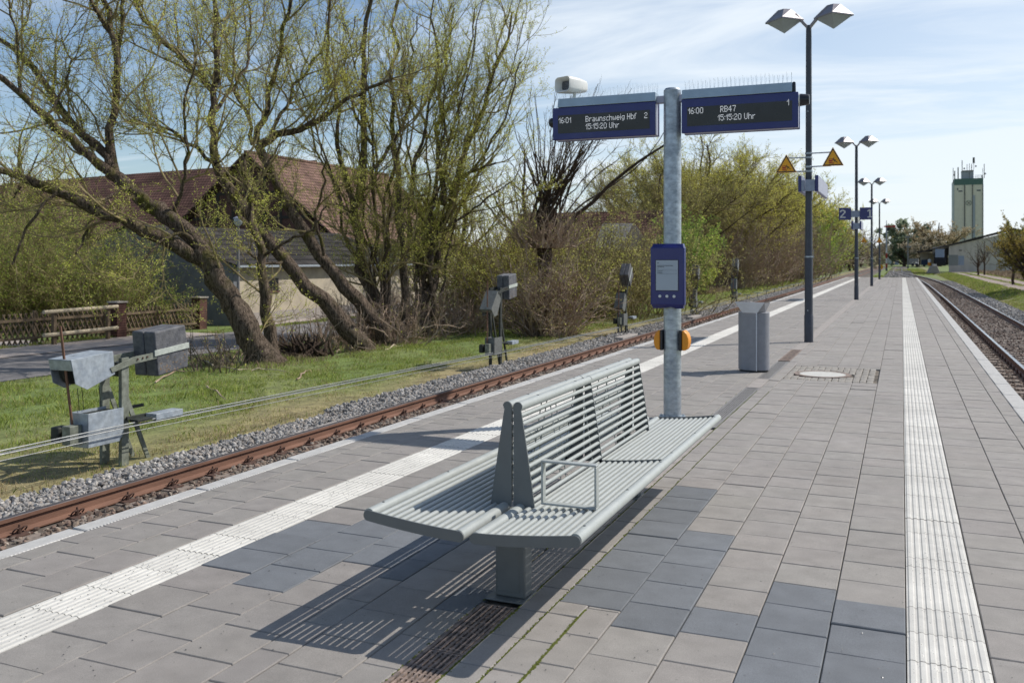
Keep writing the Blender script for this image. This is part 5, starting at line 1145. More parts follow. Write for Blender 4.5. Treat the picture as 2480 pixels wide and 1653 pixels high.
crown_tree('tree','low brown tree in front of the oak','tree',gz(2238,290),10.5,7,.3,[(.38,.33,.24)],1.1,.5,TW,M['bark2'],'far trees beyond the tracks',nl=12,sc_=1.5,leafk=2.4,low=.05)
crown_tree('tree','brown far tree between the low tree and the oak','tree',gz(2255,310),10.5,8,.3,[(.34,.32,.24)],1.0,.5,TW,M['bark2'],'far trees beyond the tracks',nl=12,sc_=1.5,leafk=2.4,low=.05)
crown_tree('conifer','small dark conifer top behind the hall roof right of the silo','tree',gz(2391,250),10.0,2.2,.3,[(.05,.07,.05),(.07,.09,.06)],1.3,.5,TD,M['bark2'],nl=15,sc_=1.5,leafk=2.5,up=-.02)
crown_tree('bush','tall olive bush at the right edge of the picture','bush',gz(2492,62,-.5),5.2,1.9,.14,[(.25,.23,.05),(.32,.28,.06),(.2,.2,.05)],1.2,.12,TD,M['bark2'],nl=18,sc_=1.0,leafk=5,low=.0)
crown_tree('bush','second olive bush cut by the right edge of the picture','bush',gz(2505,58,-.5),6.2,2.4,.14,[(.28,.22,.06),(.34,.27,.07)],1.1,.12,TD,M['bark2'],nl=16,sc_=1.0,leafk=4,low=.0)
crown_tree('bare_tree','bare thin tree leaning over the hall gable near the right edge','tree',gz(2455,75,-.5),5.4,2.6,.09,OY,.8,.08,TD,M['bark2'],nl=9,sc_=1.0,leafk=.1)
crown_tree('sapling','left bare sapling in front of the long hall','tree',gz(2369,120,-.5),4.4,1.8,.12,OY,.7,.1,TD,M['bark2'],'two bare saplings by the hall',nl=8,sc_=1.0,leafk=.1)
crown_tree('sapling','right bare sapling in front of the long hall','tree',gz(2384,122,-.5),5.6,1.4,.10,OY,.7,.1,TD,M['bark2'],'two bare saplings by the hall',nl=8,sc_=1.0,leafk=.1)
# dry brown bank under the bushes on both sides: rough tufts are stuff
def blades(name, label, spec, m, extra=()):
    AV, AC = [], []
    for x0,x1,y0,y1,cnt,h,w,pal,yexp in spec:
        x = R_.uniform(x0,x1,cnt); y = y0+(y1-y0)*R_.random(cnt)**yexp
        cl = .5+.5*np.sin(x*2.3+y*1.1+np.sin(y*.7)*2)*np.sin(y*1.9-x*1.3); dr = np.clip(np.exp(-((x+8.5)/1.1)**2)+.12+R_.normal(0,.2,cnt)+.32*np.sin(y*.8)*np.sin(x*1.9+y*.3),0,1) if x0 < 0 else np.clip(R_.random(cnt)*1.3-.4,0,1)
        pt = np.sin(x*3.1+y*.9)*np.sin(y*1.3-x*.8)+.6*np.sin(x*7.3+1)*np.sin(y*5.1)+R_.normal(0,.35,cnt); kp = pt > (-.55 + .5*np.exp(-((x+8.6)/1.2)**2)); x, y, cl, dr = x[kp], y[kp], cl[kp], dr[kp]; cnt = len(x)
        z = terr(x,y)-.01; hh = h*(.35+.8*cl)*R_.uniform(.5,1.35,cnt)*(1-.45*dr)
        a = R_.uniform(0,6.28,cnt); lean = R_.normal(0,.4,(cnt,2)); wv = np.stack([np.cos(a),np.sin(a),np.zeros(cnt)],1)*(w*R_.uniform(.6,1.3,cnt))[:,None]
        p = np.stack([x,y,z],1); tip = p + np.stack([lean[:,0]*hh,lean[:,1]*hh,hh],1); mid = p + np.stack([lean[:,0]*hh*.25,lean[:,1]*hh*.25,hh*.55],1)
        AV.append(np.stack([p-wv,p+wv,mid+wv*.7,tip,mid-wv*.7],1).reshape(-1,3))
        pl = np.array(pal); g = pl[R_.integers(0,len(pl)-2,cnt)]*R_.uniform(.7,1.3,(cnt,1)); d_ = pl[R_.integers(len(pl)-2,len(pl),cnt)]*R_.uniform(.8,1.2,(cnt,1)); sel = (R_.random(cnt) < dr*.8)[:,None]
        AC.append(np.repeat(np.where(sel,d_,g),5,0))
    V = np.concatenate(AV); C = np.concatenate(AC); n = len(V)//5
    return tag(npmesh(name, V, [np.arange(n*5).reshape(n,5)], m, col=C), label, 'grass', kind='stuff')
PALG = [(.26,.33,.07),(.33,.38,.09),(.22,.28,.06),(.38,.40,.12),(.47,.39,.21),(.38,.30,.17)]
blades('grass','short green spring grass with dry patches beside the left track',[(-16.1,-8.1,5,26,120000,.10,.005,PALG,1.25),(-16.1,-8.1,26,60,60000,.12,.010,PALG,1.1),(-14.5,-8.3,60,130,30000,.14,.022,PALG,1.0),
  (-22.4,-22.1,8,24,4000,.12,.012,PALG,1.0),(-21.3,-20.5,23.6,70,26000,.10,.012,PALG,1.0)],M['grass'])
blades('grass','green grass on the bank right of the right track',[(5.2,7.3,20,60,26000,.10,.012,PALG,1.0),(5.1,7.2,60,160,26000,.14,.03,PALG,1.0),(8.4,9.1,60,160,9000,.10,.03,PALG,1.0),(10.4,14,60,170,16000,.16,.05,PALG,1.0),(-2.6,4.8,160,260,9000,.2,.08,PALG,1.0),(-3.9,.5,87,150,12000,.14,.05,PALG,1.0)],M['grass'])
DRY = [(.28,.22,.15),(.34,.27,.18),(.22,.16,.11),(.30,.22,.15),(.34,.28,.2),(.2,.14,.1)]
blades('dry_grass','dry straw-coloured grass under the brown thickets',[(-15.5,-12.3,34,62,22000,.38,.012,DRY,1.0),(-15.8,-12.6,16,34,9000,.18,.008,DRY,1.0),(-14,-12,62,120,12000,.4,.03,DRY,1.0),(10.8,20,90,160,20000,.5,.06,DRY,1.0)],M['grass'])
# fallen branches
for k,(a,b,c,lb) in enumerate([((455,865),(560,905),(620,895),'thin pale fallen branch in the grass right of the nearest counterweight'),((375,930),(430,900),(470,905),'short fallen branch below the nearest counterweight'),((500,940),(530,960),(545,975),'curved thin twig lying in the near grass'),((720,925),(735,910),(745,900),'small dark stick in the grass before the willows'),((610,900),(640,898),(700,905),'pale barkless stick lying before the big leaning trunk'),((930,850),(970,840),(1010,848),'pale branch on the ground below the tall willows')]):
    P = [gnd(*q)+np.array([0,0,.03+.03*(i==1)]) for i,q in enumerate((a,b,c))]; Q, r = resample(P,[.018,.015,.006],8); Q += R_.normal(size=Q.shape)*.02; Q[:,2] = np.maximum(Q[:,2],GZ+.03)
    mb = MB(); mb.tube(Q, list(r), 6); tag(mb.build('fallen_branch', M['palewood'] if k in (0,4,5) else M['twigbrown']), lb, 'branch')
rb = gnd(738,862)
mb = MB()
for k in range(60):
    a = R_.uniform(0,6.28); e = R_.uniform(.1,1.3); p = rb+np.array([R_.normal(0,.3),R_.normal(0,.2),.05]); d_ = np.array([math.cos(a)*math.cos(e),math.sin(a)*math.cos(e),math.sin(e)])
    mb.tube([p,p+d_*.25+R_.normal(size=3)*.05,p+d_*.5+R_.normal(size=3)*.08],[.05,.035,.008],5)
tag(mb.build('root_stump', M['bark2']), 'dark uprooted stump of tangled roots between the leaning willows', 'stump')
# ================================================================= BUILDINGS
def quadm(name, q, m, parent, thick=(0,0,-.15), smooth=0):
    mb = MB(); mb.prism([tuple(p) for p in q], thick); return mb.build(name, m, parent, smooth=smooth)
# annex with cream wall
xe, xr, ya0, ya1 = -22.3, -27.2, 26.7, 40.5; ze, zr = 1.38, 2.85; xw = xr-4.9
an = thing('annex_building','low annex with cream rendered long wall, dark gable and grey corrugated roof','building',(xe,ya0,GZ))
mb = MB(); mb.prism([(xe,ya0,GZ-.3),(xe,ya0,ze),(xr,ya0,zr-.05),(xw,ya0,ze),(xw,ya0,GZ-.3)],(0,.25,0)); mb.build('gable_wall', M['greywall'], an, smooth=0)
mb = MB(); mb.box(xe-.25,xe,ya0+.251,ya1,GZ-.3,ze); mb.build('long_wall', M['creamwall'], an)
mb = MB(); mb.box(xe-.0,xe+.012,ya0+.26,ya1,GZ-.3,GZ+.42); mb.build('plinth', M['concrete'], an)
quadm('roof',[(xe+.3,ya0-.12,ze-.10),(xe+.3,ya1+.2,ze-.10),(xr,ya1+.2,zr),(xr,ya0-.12,zr)],M['eternitY'],an,(0,0,.07)); quadm('roof',[(xw-.3,ya0-.12,ze-.10),(xr-.01,ya0-.12,zr),(xr-.01,ya1+.2,zr),(xw-.3,ya1+.2,ze-.10)],M['eternitY'],an,(0,0,.07))
mb = MB(); mb.beam((xe+.33,ya0-.1,ze-.07),(xe+.33,ya1+.1,ze-.07),.1,.08,(1,0,0)); mb.build('gutter', M['galvbox'], an)
for yw in (28.98,):
    mb = MB(); mb.box(xe-.02,xe+.02,yw-.31,yw+.31,.35,.83); w = mb.build('window', M['darkwood'], an); mb = MB(); mb.box(xe+.021,xe+.026,yw-.26,yw-.02,.40,.78); mb.box(xe+.021,xe+.026,yw+.02,yw+.26,.40,.78); mb.build('pane', M['glass'], w); mb = MB(); mb.box(xe+.0,xe+.06,yw-.36,yw+.36,.30,.349); mb.build('sill', M['brickred'], w)
mb = MB(); mb.box(-27.4,-26.6,ya0-.03,ya0-.001,GZ,1.1); mb.build('doorway', M['glass'], an)
# barn with red roofs
bn_ = thing('barn','large old barn with red tiled roofs and a half-timbered cross gable','building',(-34,42,GZ))
ax, ay, az = -34.0, 42.0, 7.5; ez = 2.6; hw = 6.0; yend = 57.0
mb = MB(); mb.prism([(ax-hw+.4,ay,GZ-.3),(ax+hw-.4,ay,GZ-.3),(ax+hw-.4,ay,ez+.1),(ax,ay,az-.35),(ax-hw+.4,ay,ez+.1)],(0,.3,0)); mb.build('gable_wall', M['brickred'], bn_, smooth=0)
mb = MB(); mb.box(ax+hw-.7,ax+hw-.4,ay+.31,yend,GZ-.3,ez+.1); mb.build('side_wall', M['creamwall'], bn_)
mb = MB()
for x in np.arange(ax-hw+.5, ax+hw-.4, 1.1):
    zz = ez+.1+(1-abs(x-ax)/(hw-.4))*(az-.35-ez-.1); mb.box(x-.09,x+.09,ay-.04,ay-.001,GZ,zz-.05)
for z in (1.2,2.5,3.9,5.3):
    h = (hw-.4)*(1-max(0,(z-ez-.1)/(az-.45-ez))); mb.box(ax-h+.1,ax+h-.1,ay-.035,ay-.002,z-.08,z+.08)
mb.build('timber_frame', M['darkwood'], bn_)
quadm('roof',[(ax,ay-.35,az),(ax+hw+.3,ay-.35,ez-.15),(ax+hw+.3,yend+.3,ez-.15),(ax,yend+.3,az)],M['tilesY'],bn_,(0,0,.12)); quadm('roof',[(ax-.01,ay-.35,az),(ax-.01,yend+.3,az),(ax-hw-.3,yend+.3,ez-.15),(ax-hw-.3,ay-.35,ez-.15)],M['tilesY'],bn_,(0,0,.12))
mb = MB(); mb.box(ax-.12,ax+.12,ay-.3,yend+.3,az+.08,az+.2); mb.build('ridge_cap', M['tilesY'], bn_)
ry, rz_, reY, reZ = 50.0, 7.9, 43.5, 3.0
quadm('roof',[(-64,ry,rz_-.6),(-64,reY,reZ-.2),(ax-hw*.55,reY,reZ-.2),(ax-1.0,ry,rz_)],M['tilesX'],bn_,(0,0,.12))
mb = MB(); mb.box(-63.5,ax-hw+.2,reY+.5,reY+.8,GZ-.3,reZ+.2); mb.build('front_wall', M['greywall'], bn_)
mb = MB(); mb.prism([(-63.5,reY+.81,GZ),(-63.5,reY+.81,reZ),(-63.5,ry,rz_-.7),(-63.5,ry+6,GZ)],(.3,0,0)); mb.build('end_wall', M['greywall'], bn_)
# houses behind the pollard
hs = thing('house','house with faded red roof seen through twigs behind the pollard willow','house',(-20,60,GZ))
mb = MB(); mb.box(-26,-15.5,60,68,GZ-.3,2.2); mb.build('wall', M['creamwall'], hs)
quadm('roof',[(-26.4,59.5,2.0),(-15.1,59.5,2.0),(-15.1,64,4.9),(-26.4,64,4.9)],M['tilesX'],hs,(0,0,.12)); quadm('roof',[(-26.4,68.5,2.0),(-26.4,64.01,4.9),(-15.1,64.01,4.9),(-15.1,68.5,2.0)],M['tilesX'],hs,(0,0,.12))
for x in (-24,-21,-18): mb = MB(); mb.box(x-.5,x+.5,59.94,60.02,.3,1.5); w = mb.build('window', M['white'], hs); mb = MB(); mb.box(x-.42,x+.42,59.93,59.938,.38,1.42); mb.build('pane', M['glass'], w)
sh = thing('shed','shed with a striped dark corrugated roof left of the information pole','shed',(-13.4,44,GZ))
p0 = at(1460,543,46); p1 = at(1535,543,46); q0 = at(1440,600,44.5); q1 = at(1500,606,44.5); mb = MB()
def stripmat():
    return M['hallroof']
n = 26
for k in range(n):
    a, b = k/n, (k+.5)/n; A0 = p0+(p1-p0)*a; A1 = p0+(p1-p0)*b; B0 = q0+(q1-q0)*a; B1 = q0+(q1-q0)*b; mb.prism([A0,A1,B1,B0],(0,0,.05),0); A2 = p0+(p1-p0)*((k+1)/n); B2 = q0+(q1-q0)*((k+1)/n); mb.prism([A1,A2,B2,B1],(0,0,.02),1)
mb.build('roof', [M['grey'], M['hallroof']], sh, smooth=0)
e1 = at(1575,600,47); mb = MB(); mb.prism([p1+np.array([.02,0,.02]), e1, q1+np.array([.02,0,0])],(.0,.15,0)); mb.build('gable', M['darkwood'], sh, smooth=0)
mb = MB(); mb.prism([(q0[0],q0[1]+.1,GZ-.2),(q1[0],q1[1]+.1,GZ-.2),(q1[0],q1[1]+.1,q1[2]-.05),(q0[0],q0[1]+.1,q0[2]-.05)],(0,.15,0)); mb.build('wall', M['woodw'], sh, smooth=0)
# fence, rails, pillars, lamp, hydrant
def lattice(label, p, q, h=.85):
    p = np.array(p, float); q = np.array(q, float); t = thing('lattice_fence', label, 'fence', tuple(p))
    d = q-p; Ln = np.linalg.norm(d); d /= Ln; nrm = np.array([-d[1], d[0], 0]); 
    for sg in (1,-1):
        mb = MB(); s = -h*.5
        while s < Ln:
            a0 = max(s,0); a1 = min(s+h*.5, Ln)
            if a1 > a0+.03:
                za, zb = (a0-s)/(h*.5)*h, (a1-s)/(h*.5)*h
                if sg < 0: za, zb = h-za, h-zb
                mb.beam(p+d*a0+np.array([0,0,.06+za])+nrm*.014*sg, p+d*a1+np.array([0,0,.06+zb])+nrm*.014*sg, .028, .035, nrm)
            s += .17
        mb.build('lattice', M['woodw'], t, smooth=0)
    k = 0
    while k <= Ln+.01:
        mb = MB(); mb.prism([p+d*k+nrm*.03+np.array([-.04,-.04,-.1]),p+d*k+nrm*.03+np.array([.04,-.04,-.1]),p+d*k+nrm*.03+np.array([.04,.04,-.1]),p+d*k+nrm*.03+np.array([-.04,.04,-.1])],(0,0,h+.22)); mb.build('post', M['woodw'], t); k += Ln/max(1,round(Ln/2.2))
    mb = MB(); mb.beam(p+np.array([0,0,.22])-nrm*.05,q+np.array([0,0,.22])-nrm*.05,.03,.07,nrm); mb.beam(p+np.array([0,0,.72])-nrm*.05,q+np.array([0,0,.72])-nrm*.05,.03,.07,nrm); mb.build('cross_rail', M['woodw'], t)
lattice('dark lattice fence at the left edge behind the white rail', (-22.6,11.5,GZ), (-22.4,20.9,GZ)); lattice('brown lattice fence between the two brick pillars', (-22.25,21.6,GZ), (-22.35,24.8,GZ))
for k,(x,y) in enumerate(((-22.25,21.3),(-22.4,25.05))):
    t = thing('brick_pillar', ['left brick gate pillar beside the white rail','right brick gate pillar beside the leaning trunk'][k], 'pillar', (x,y,GZ)); mb = MB(); mb.box(x-.18,x+.18,y-.18,y+.18,GZ-.1,.22); mb.build('shaft', M['brickred'], t); mb = MB(); mb.box(x-.22,x+.22,y-.22,y+.22,.221,.27); mb.build('cap', M['concrete'], t, bevel=.01)
t = thing('wooden_rail','low pale wooden two-bar rail in front of the dark lattice fence','railing',(-21.9,18.9,GZ))
for y in (18.7,20.6): mb = MB(); mb.box(-21.95,-21.85,y-.05,y+.05,GZ-.1,.14); mb.build('post', M['woodw'], t)
for z in (-.52,.12): mb = MB(); mb.tube([(-21.83,18.3,z-.02),(-21.83,20.9,z+.02)],.055,10); mb.build('bar', M['palewood'], t)
t = thing('street_lamp','old street lamp with pale glass head between the willow trunks','street lamp',(-22.4,27.9,GZ)); lp = at(577,540,30.6); mb = MB(); b0 = np.array([lp[0],lp[1],GZ]); mb.lathe([(.055,0),(.05,1.5),(.035,lp[2]-GZ-.05)], b0, 10); mb.build('post', M['grey'], t)
mb = MB(); mb.lathe([(.05,-.1),(.13,-.02),(.15,.08),(.12,.14)], lp, 12); mb.build('globe', M['lens'], t); mb = MB(); mb.lathe([(.17,.141),(.16,.17),(.05,.22),(.0,.23)], lp, 12); mb.build('cap', M['casing'], t)
t = thing('hydrant','small red and white hydrant post half hidden behind the leaning trunk','hydrant',(-21.7,27.4,GZ)); hp = gz(586,29.2); mb = MB(); mb.lathe([(.09,0),(.09,.5),(.07,.52),(.07,.72)], hp, 12); mb.build('body', M['semared'], t); mb = MB(); mb.lathe([(.08,.72),(.12,.76),(.125,.9),(.09,1.02),(.0,1.05)], hp, 14); mb.build('hood', M['orange'], t); mb = MB(); mb.lathe([(.05,.06),(.05,.16),(.0,.165)], hp+np.array([.06,0,.5]), 8, 'x'); mb.build('outlet', M['white'], t)
# ---- far right: silo, hall, yard
Sx, Sy = 22.0, 367.5
si = thing('grain_silo','tall cream concrete grain silo with dark green top band and antennas','silo',(Sx,Sy,GZ))
dx, dy = 1.0, 0.0; VX, VY = .043, 1.0
def S(u, w, z): return (Sx+dx*u-dy*w, Sy+dy*u+dx*w, z)      # u across the picture, w away from it
def sbox(name, u0,u1,w0,w1,z0,z1,m,par=None, bev=0):
    mb = MB(); mb.prism([S(u0,w0,z0),S(u1,w0,z0),S(u1,w1,z0),S(u0,w1,z0)],(0,0,z1-z0)); return mb.build(name, m, par or si, smooth=0, bevel=bev)
sbox('tower',-4.55,4.75,0,9,GZ,28.3,M['silo']); sbox('green_band',-4.58,4.78,-.05,9.05,28.32,30.6,M['silogreen'])
sbox('light_edge',-5.05,-4.56,.3,8,GZ,29.6,M['silolight'])
for u0,u1,m in ((-1.35,-1.05,'silodark'),(1.45,2.15,'silogrey'),(4.55,4.82,'silodark'),(1.2,1.45,'silodark')): sbox('rib',u0,u1,-.25,-.051,GZ,28.3 if u0 != 1.45 else 24.5,M[m])
sbox('lift_house',-2.0,1.75,1,7,30.61,33.2,M['silogrey']); sbox('lift_house_roof',-2.05,1.8,.9,7.1,33.21,33.6,M['silodark'])
mb = MB()
for u, z0, z1, r in ((-4.9,29,34.6,.10),(-4.4,30.6,33.5,.18),(-3.3,30.6,34.8,.20),(-2.0,33.6,37.2,.13),(-.4,33.6,35.8,.09),(.35,30,36,.09),(1.05,33.6,35.8,.12),(1.75,33.6,36,.06),(1.75,36,38.1,.36),(4.6,30.6,34.2,.06),(5.1,30.6,35.6,.12),(4.4,30.6,31.6,.2)): mb.tube([S(u,.3,z0),S(u,.3,z1)], r, 6)
for u, z in ((-4.5,32),(-1.3,34.2),(2.4,34.9),(5.4,32.1)): mb.lathe([(.0,-.2),(.3,-.2),(.3,.2),(.0,.2)], S(u,.1,z), 10, 'y')
for u in np.arange(2.2,4.6,.35): mb.tube([S(u,.2,30.6),S(u,.2,31.7)], .03, 4)
mb.tube([S(2.2,.2,31.7),S(4.6,.2,31.7)], .04, 4); mb.tube([S(2.2,.2,31.2),S(4.6,.2,31.2)], .03, 4)
mb.build('antenna', M['silodark'], si)
mb = MB(); c_ = (.1, -.08, 21.8)
for a in range(24):
    a0, a1 = a*math.pi/12, (a+1)*math.pi/12; mb.add([S(c_[0]+r*math.cos(q_), -.06, c_[2]+r*math.sin(q_)) for r, q_ in ((.95,a0),(.80,a0),(.80,a1),(.95,a1))], [(0,1,2,3)])
for s in (1,-1): mb.prism([S(.1-.55,-.06,21.8-.5*s),S(.1-.45,-.06,21.8-.6*s),S(.1+.55,-.06,21.8+.5*s),S(.1+.45,-.06,21.8+.6*s)],(0,0,.01))
mb.build('emblem', M['silogreen'], si, smooth=0)
mb = MB()
for u0,u1,z0,z1 in ((-3.2,-1.9,25.9,26.3),(-3.6,-3.3,26.5,27.2),(2.7,4.0,26.0,26.4)): mb.prism([S(u0,-.06,z0),S(u1,-.06,z0),S(u1,-.06,z1),S(u0,-.06,z1)],(0,.02,0))
mb.build('small_sign', M['navy'], si, smooth=0)
Hx, Hy = at(2365,640,160)[:2]
ha = thing('long_hall','long low grey hall with a shallow dark gable roof in front of the silo','building',(Hx,Hy,GZ))
def A(px_, py, zc, dz=0): return at(px_, py, zc)
g = [A(2298,642,160),A(2700,650,160),A(2640,606,160),A(2455,560,160),A(2298,596,160)]
mb = MB(); mb.prism([(p[0],p[1],p[2] if k > 1 else GZ) for k,p in enumerate(g)],(VX*12,VY*12,0)); mb.build('gable_wall', M['hallwall'], ha, smooth=0)
r0, r1, r2 = A(2246,608,159.5), A(2455,555,159.5), A(2660,608,159.5)
mb = MB(); mb.prism([r0,r1,r1+np.array([0,0,.25]),r0+np.array([0,0,.2])],(VX*14,VY*14,0)); mb.prism([r1,r2,r2+np.array([0,0,.2]),r1+np.array([0,0,.25])],(VX*14,VY*14,0)); mb.build('roof', M['hallroof'], ha, smooth=0)
for a,b,c,d in ((2405,2418,589,600),(2428,2440,589,600),(2323,2330,605,607)):
    mb = MB(); mb.prism([A(a,c,159.9),A(b,c,159.9),A(b,d,159.9),A(a,d,159.9)],(VX*.2,VY*.2,0)); mb.build('window', M['glass'], ha, smooth=0)
mb = MB(); mb.prism([A(2258,600,161),A(2299,592,161),A(2299,618,161),A(2258,618,161)],(VX*3,VY*3,0)); mb.build('loading_bay_wall', M['hallwall'], ha, smooth=0)
mb = MB(); mb.prism([A(2262,612,160.5),A(2296,600,160.5),A(2296,642,160.5),A(2262,642,160.5)],(VX*.4,VY*.4,0)); mb.build('loading_bay', M['darkwood'], ha, smooth=0)
def fbox(name,label,cat,a,b,c,d,zc,m,depth=2.0,z0=None):
    t = thing(name,label,cat,tuple(np.array([*at((a+b)/2,640,zc)[:2],GZ]))); P = [A(a,c,zc),A(b,c,zc),A(b,d,zc),A(a,d,zc)]
    mb = MB(); mb.prism(P,(VX*depth,VY*depth,0)); return t, mb.build('body', m, t, smooth=0)
ca = thing('canopy','low dark flat canopy roof on posts left of the hall','canopy',tuple(gz(2240,165)))
mb = MB(); mb.prism([A(2221,611,164),A(2266,608,164),A(2262,604,164),A(2221,608,164)],(VX*8,VY*8,0)); mb.build('roof', M['hallroof'], ca, smooth=0)
mb = MB(); mb.prism([A(2229,612,166),A(2262,612,166),A(2262,642,166),A(2229,642,166)],(VX*.3,VY*.3,0)); mb.build('back_wall', M['silo'], ca, smooth=0)
for a in (2247,2261): mb = MB(); mb.prism([A(a,611,163.8),A(a+2.5,611,163.8),A(a+2.5,643,163.8),A(a,643,163.8)],(0,.3,0)); mb.build('post', M['creamwall'], ca, smooth=0)
fbox('container','dark blue container under the canopy','container',2231,2249,628,642,160,M['navy'],3)
fbox('freight_wagon','pale blue-grey high container standing before the hall','container',2265,2287,603,623,156,M['bluegrey'],3)
t, _ = fbox('black_trailer','black trailer below the pale high container','trailer',2263,2290,625,643,156,M['black'],2.5)
fbox('tank_shed','dark grey box shed in front of the hall wall','shed',2297,2320,617,643,150,M['grey'],3)
fbox('side_shed','mid grey low shed right of the dark box shed','shed',2321,2335,619,642,151,M['bluegrey'],3)
fbox('white_truck_body','pale box body parked left of the canopy','truck body',2202,2224,626,640,200,M['grey'],3)
t = thing('white_car','small white vehicle in front of the pale box body','car',tuple(gz(2217,185))); mb = MB(); pcar = [A(2208,641,185),A(2223,641,185),A(2223,637,185),A(2219,636,185),A(2217,634,185),A(2210,634,185),A(2208,637,185)]; mb.prism(pcar,(VX*1.8,VY*1.8,0)); mb.build('body', M['white'], t, smooth=0); mb = MB(); mb.prism([A(2210.5,636.6,184.9),A(2217.5,636.6,184.9),A(2216.5,634.6,184.9),A(2211,634.6,184.9)],(0,.05,0)); mb.build('window', M['glass'], t, smooth=0)
for a in (2210.5,2220.5):
    mb = MB(); c = A(a,641,184.8); mb.lathe([(.0,-.1),(.3,-.1),(.3,.1),(.0,.1)], c, 12, 'y'); mb.build('wheel', M['black'], t)
t = thing('barrel','small white and orange barrel beside the blue container','barrel',tuple(gz(2251,158))); b_ = A(2251.5,643,158); mb = MB(); mb.lathe([(.26,0),(.3,.3),(.3,.55)], b_, 12); mb.build('lower_part', M['orange'], t); mb = MB(); mb.lathe([(.3,.551),(.3,.9),(.15,1.1),(.0,1.15)], b_, 12); mb.build('upper_part', M['white'], t)
# concrete buffer heap
c = gnd(2263,662,-.8); t = thing('concrete_block','dark tapered concrete block standing in the grass beside the curved track','concrete block',tuple(c)); k = 2.35; mb = MB()
mb.prism([(c[0]-.95,c[1],c[2]),(c[0]+.95,c[1],c[2]),(c[0]+.5,c[1]+.2,c[2]+1.25),(c[0]+.1,c[1]+.2,c[2]+1.35),(c[0]-.4,c[1]+.2,c[2]+1.2)],(-.3,2.0,0)); mb.build('block', M['concrete'], t, bevel=.12); mb = MB(); mb.box(c[0]-.35,c[0]+.35,c[1]+.5,c[1]+1.1,c[2]+1.36,c[2]+1.55); mb.build('cap_stone', M['white'], t, bevel=.05)
# semaphore signals
def semaphore(p, h, label, u=1.0, arm=True):
    t = thing('semaphore_signal', label, 'semaphore', tuple(p)); x, y, z = p
    zs = [0,.10,.22,.34,.46,1.0]; mb = MB(); mb.box(x-.2,x+.2,y-.2,y+.2,z-.1,z+.6); mb.build('base', M['silodark'], t)
    for k in range(5):
        m = [M['semared'],M['white'],M['semared'],M['white'],M['silogrey']][k] if arm else M['grey']; mb = MB(); w = .17*(1-.35*zs[k]); mb.box(x-w,x+w,y-w,y+w,z+.6+(h-.6)*zs[k],z+.6+(h-.6)*zs[k+1]-.002); mb.build('mast_section', m, t)
    if arm:
        mb = MB(); mb.box(x-.45,x+1.35,y-.23,y-.19,z+h-.55,z+h-.22); mb.lathe([(.0,-.24),(.32,-.24),(.32,-.19),(.0,-.19)], (x+1.5,y,z+h-.38), 14, 'y'); mb.build('arm', M['semared'], t); mb = MB(); mb.box(x+.1,x+.6,y-.3,y-.1,z+h-1.3,z+h-.7); mb.build('lamp_case', M['leverdark'], t); mb = MB(); mb.tube([(x,y,z+h),(x,y,z+h+.9)],.07,6); mb.build('finial', M['silogrey'], t)
    else:
        mb = MB(); mb.box(x-.7,x+.9,y-.3,y-.2,z+h-.2,z+h+.2); mb.box(x-.5,x+.8,y-.3,y-.2,z+h-2.9,z+h-2.5); mb.build('arm', M['grey'], t)
semaphore(gnd(2147,655,-.8), 9.7, 'red and white semaphore signal with its arm level beyond the platform end')
semaphore(gnd(2199,649,-.8), 8.5, 'second grey semaphore farther down the curved track', arm=False)
p = gnd(2133,660,-.8); t = thing('round_signal','small round orange signal disc on a short post beyond the platform','signal',tuple(p)); mb = MB(); mb.tube([p,p+np.array([0,0,.9])],.05,6); mb.build('post', M['mast'], t); mb = MB(); mb.lathe([(.0,-.05),(.42,-.05),(.42,.0),(.0,.0)], p+np.array([0,0,1.0]), 20, 'y'); mb.build('disc', M['signorange'], t); mb = MB(); mb.box(p[0]-.04,p[0]+.04,p[1]-.06,p[1]-.051,p[2]+.8,p[2]+1.2); mb.build('mark', M['black'], t)
# far pale building at the end of the line
t = thing('far_building','pale distant building at the end of the tracks left of the semaphore','building',tuple(gz(2160,420))); mb = MB(); mb.prism([A(2150,642,420),A(2168,642,420),A(2163,614,420),A(2150,598,420)],(VX*8,VY*8,0)); mb.build('wall', M['silolight'], t, smooth=0); mb = MB(); mb.prism([A(2166,642,418),A(2176,642,418),A(2175,631,418),A(2166,631,418)],(VX*5,VY*5,0)); mb.build('annex', M['bluegrey'], t, smooth=0)
# distant woods closing the horizon are one mass
V_ = []; 
def far_wood(name, label, spec, pal, seed=1):
    VV, CC = [], []
    for x0,y0,x1,y1,n,h,s in spec:
        t_ = R_.random(n); c = np.stack([x0+(x1-x0)*t_+R_.normal(0,6,n), y0+(y1-y0)*t_+R_.normal(0,10,n), GZ+h*R_.random(n)**.8*(.75+.25*np.sin(t_*60)+.15*np.sin(t_*170))],1)
        d = norm(R_.normal(size=(n,3))); u = norm(np.cross(d,R_.normal(size=(n,3)))); z_ = s*R_.uniform(.5,1.3,(n,1)); VV.append(np.stack([c,c+d*z_+u*z_*.4,c+d*z_*2,c+d*z_-u*z_*.4],1).reshape(-1,3)); pl = np.array(pal); CC.append(np.repeat(pl[R_.integers(0,len(pl),n)]*R_.uniform(.7,1.3,(n,1)),4,0))
    V = np.concatenate(VV); C = np.concatenate(CC); k = len(V)//4; tag(npmesh(name, V, [np.arange(k*4).reshape(k,4)], M['leaf'], col=C), label, 'wood', kind='stuff')
far_wood('distant_wood','distant belt of bare and green trees along the horizon',[(-420,300,-20,470,16000,11,1.3),(-20,470,60,480,5000,9,1.2),(60,480,420,420,9000,10,1.3),(-24,180,-22,420,9000,6,.8),(-300,60,-70,110,12000,8,.9)],[(.16,.14,.10),(.2,.17,.11),(.15,.17,.09),(.22,.2,.13)])
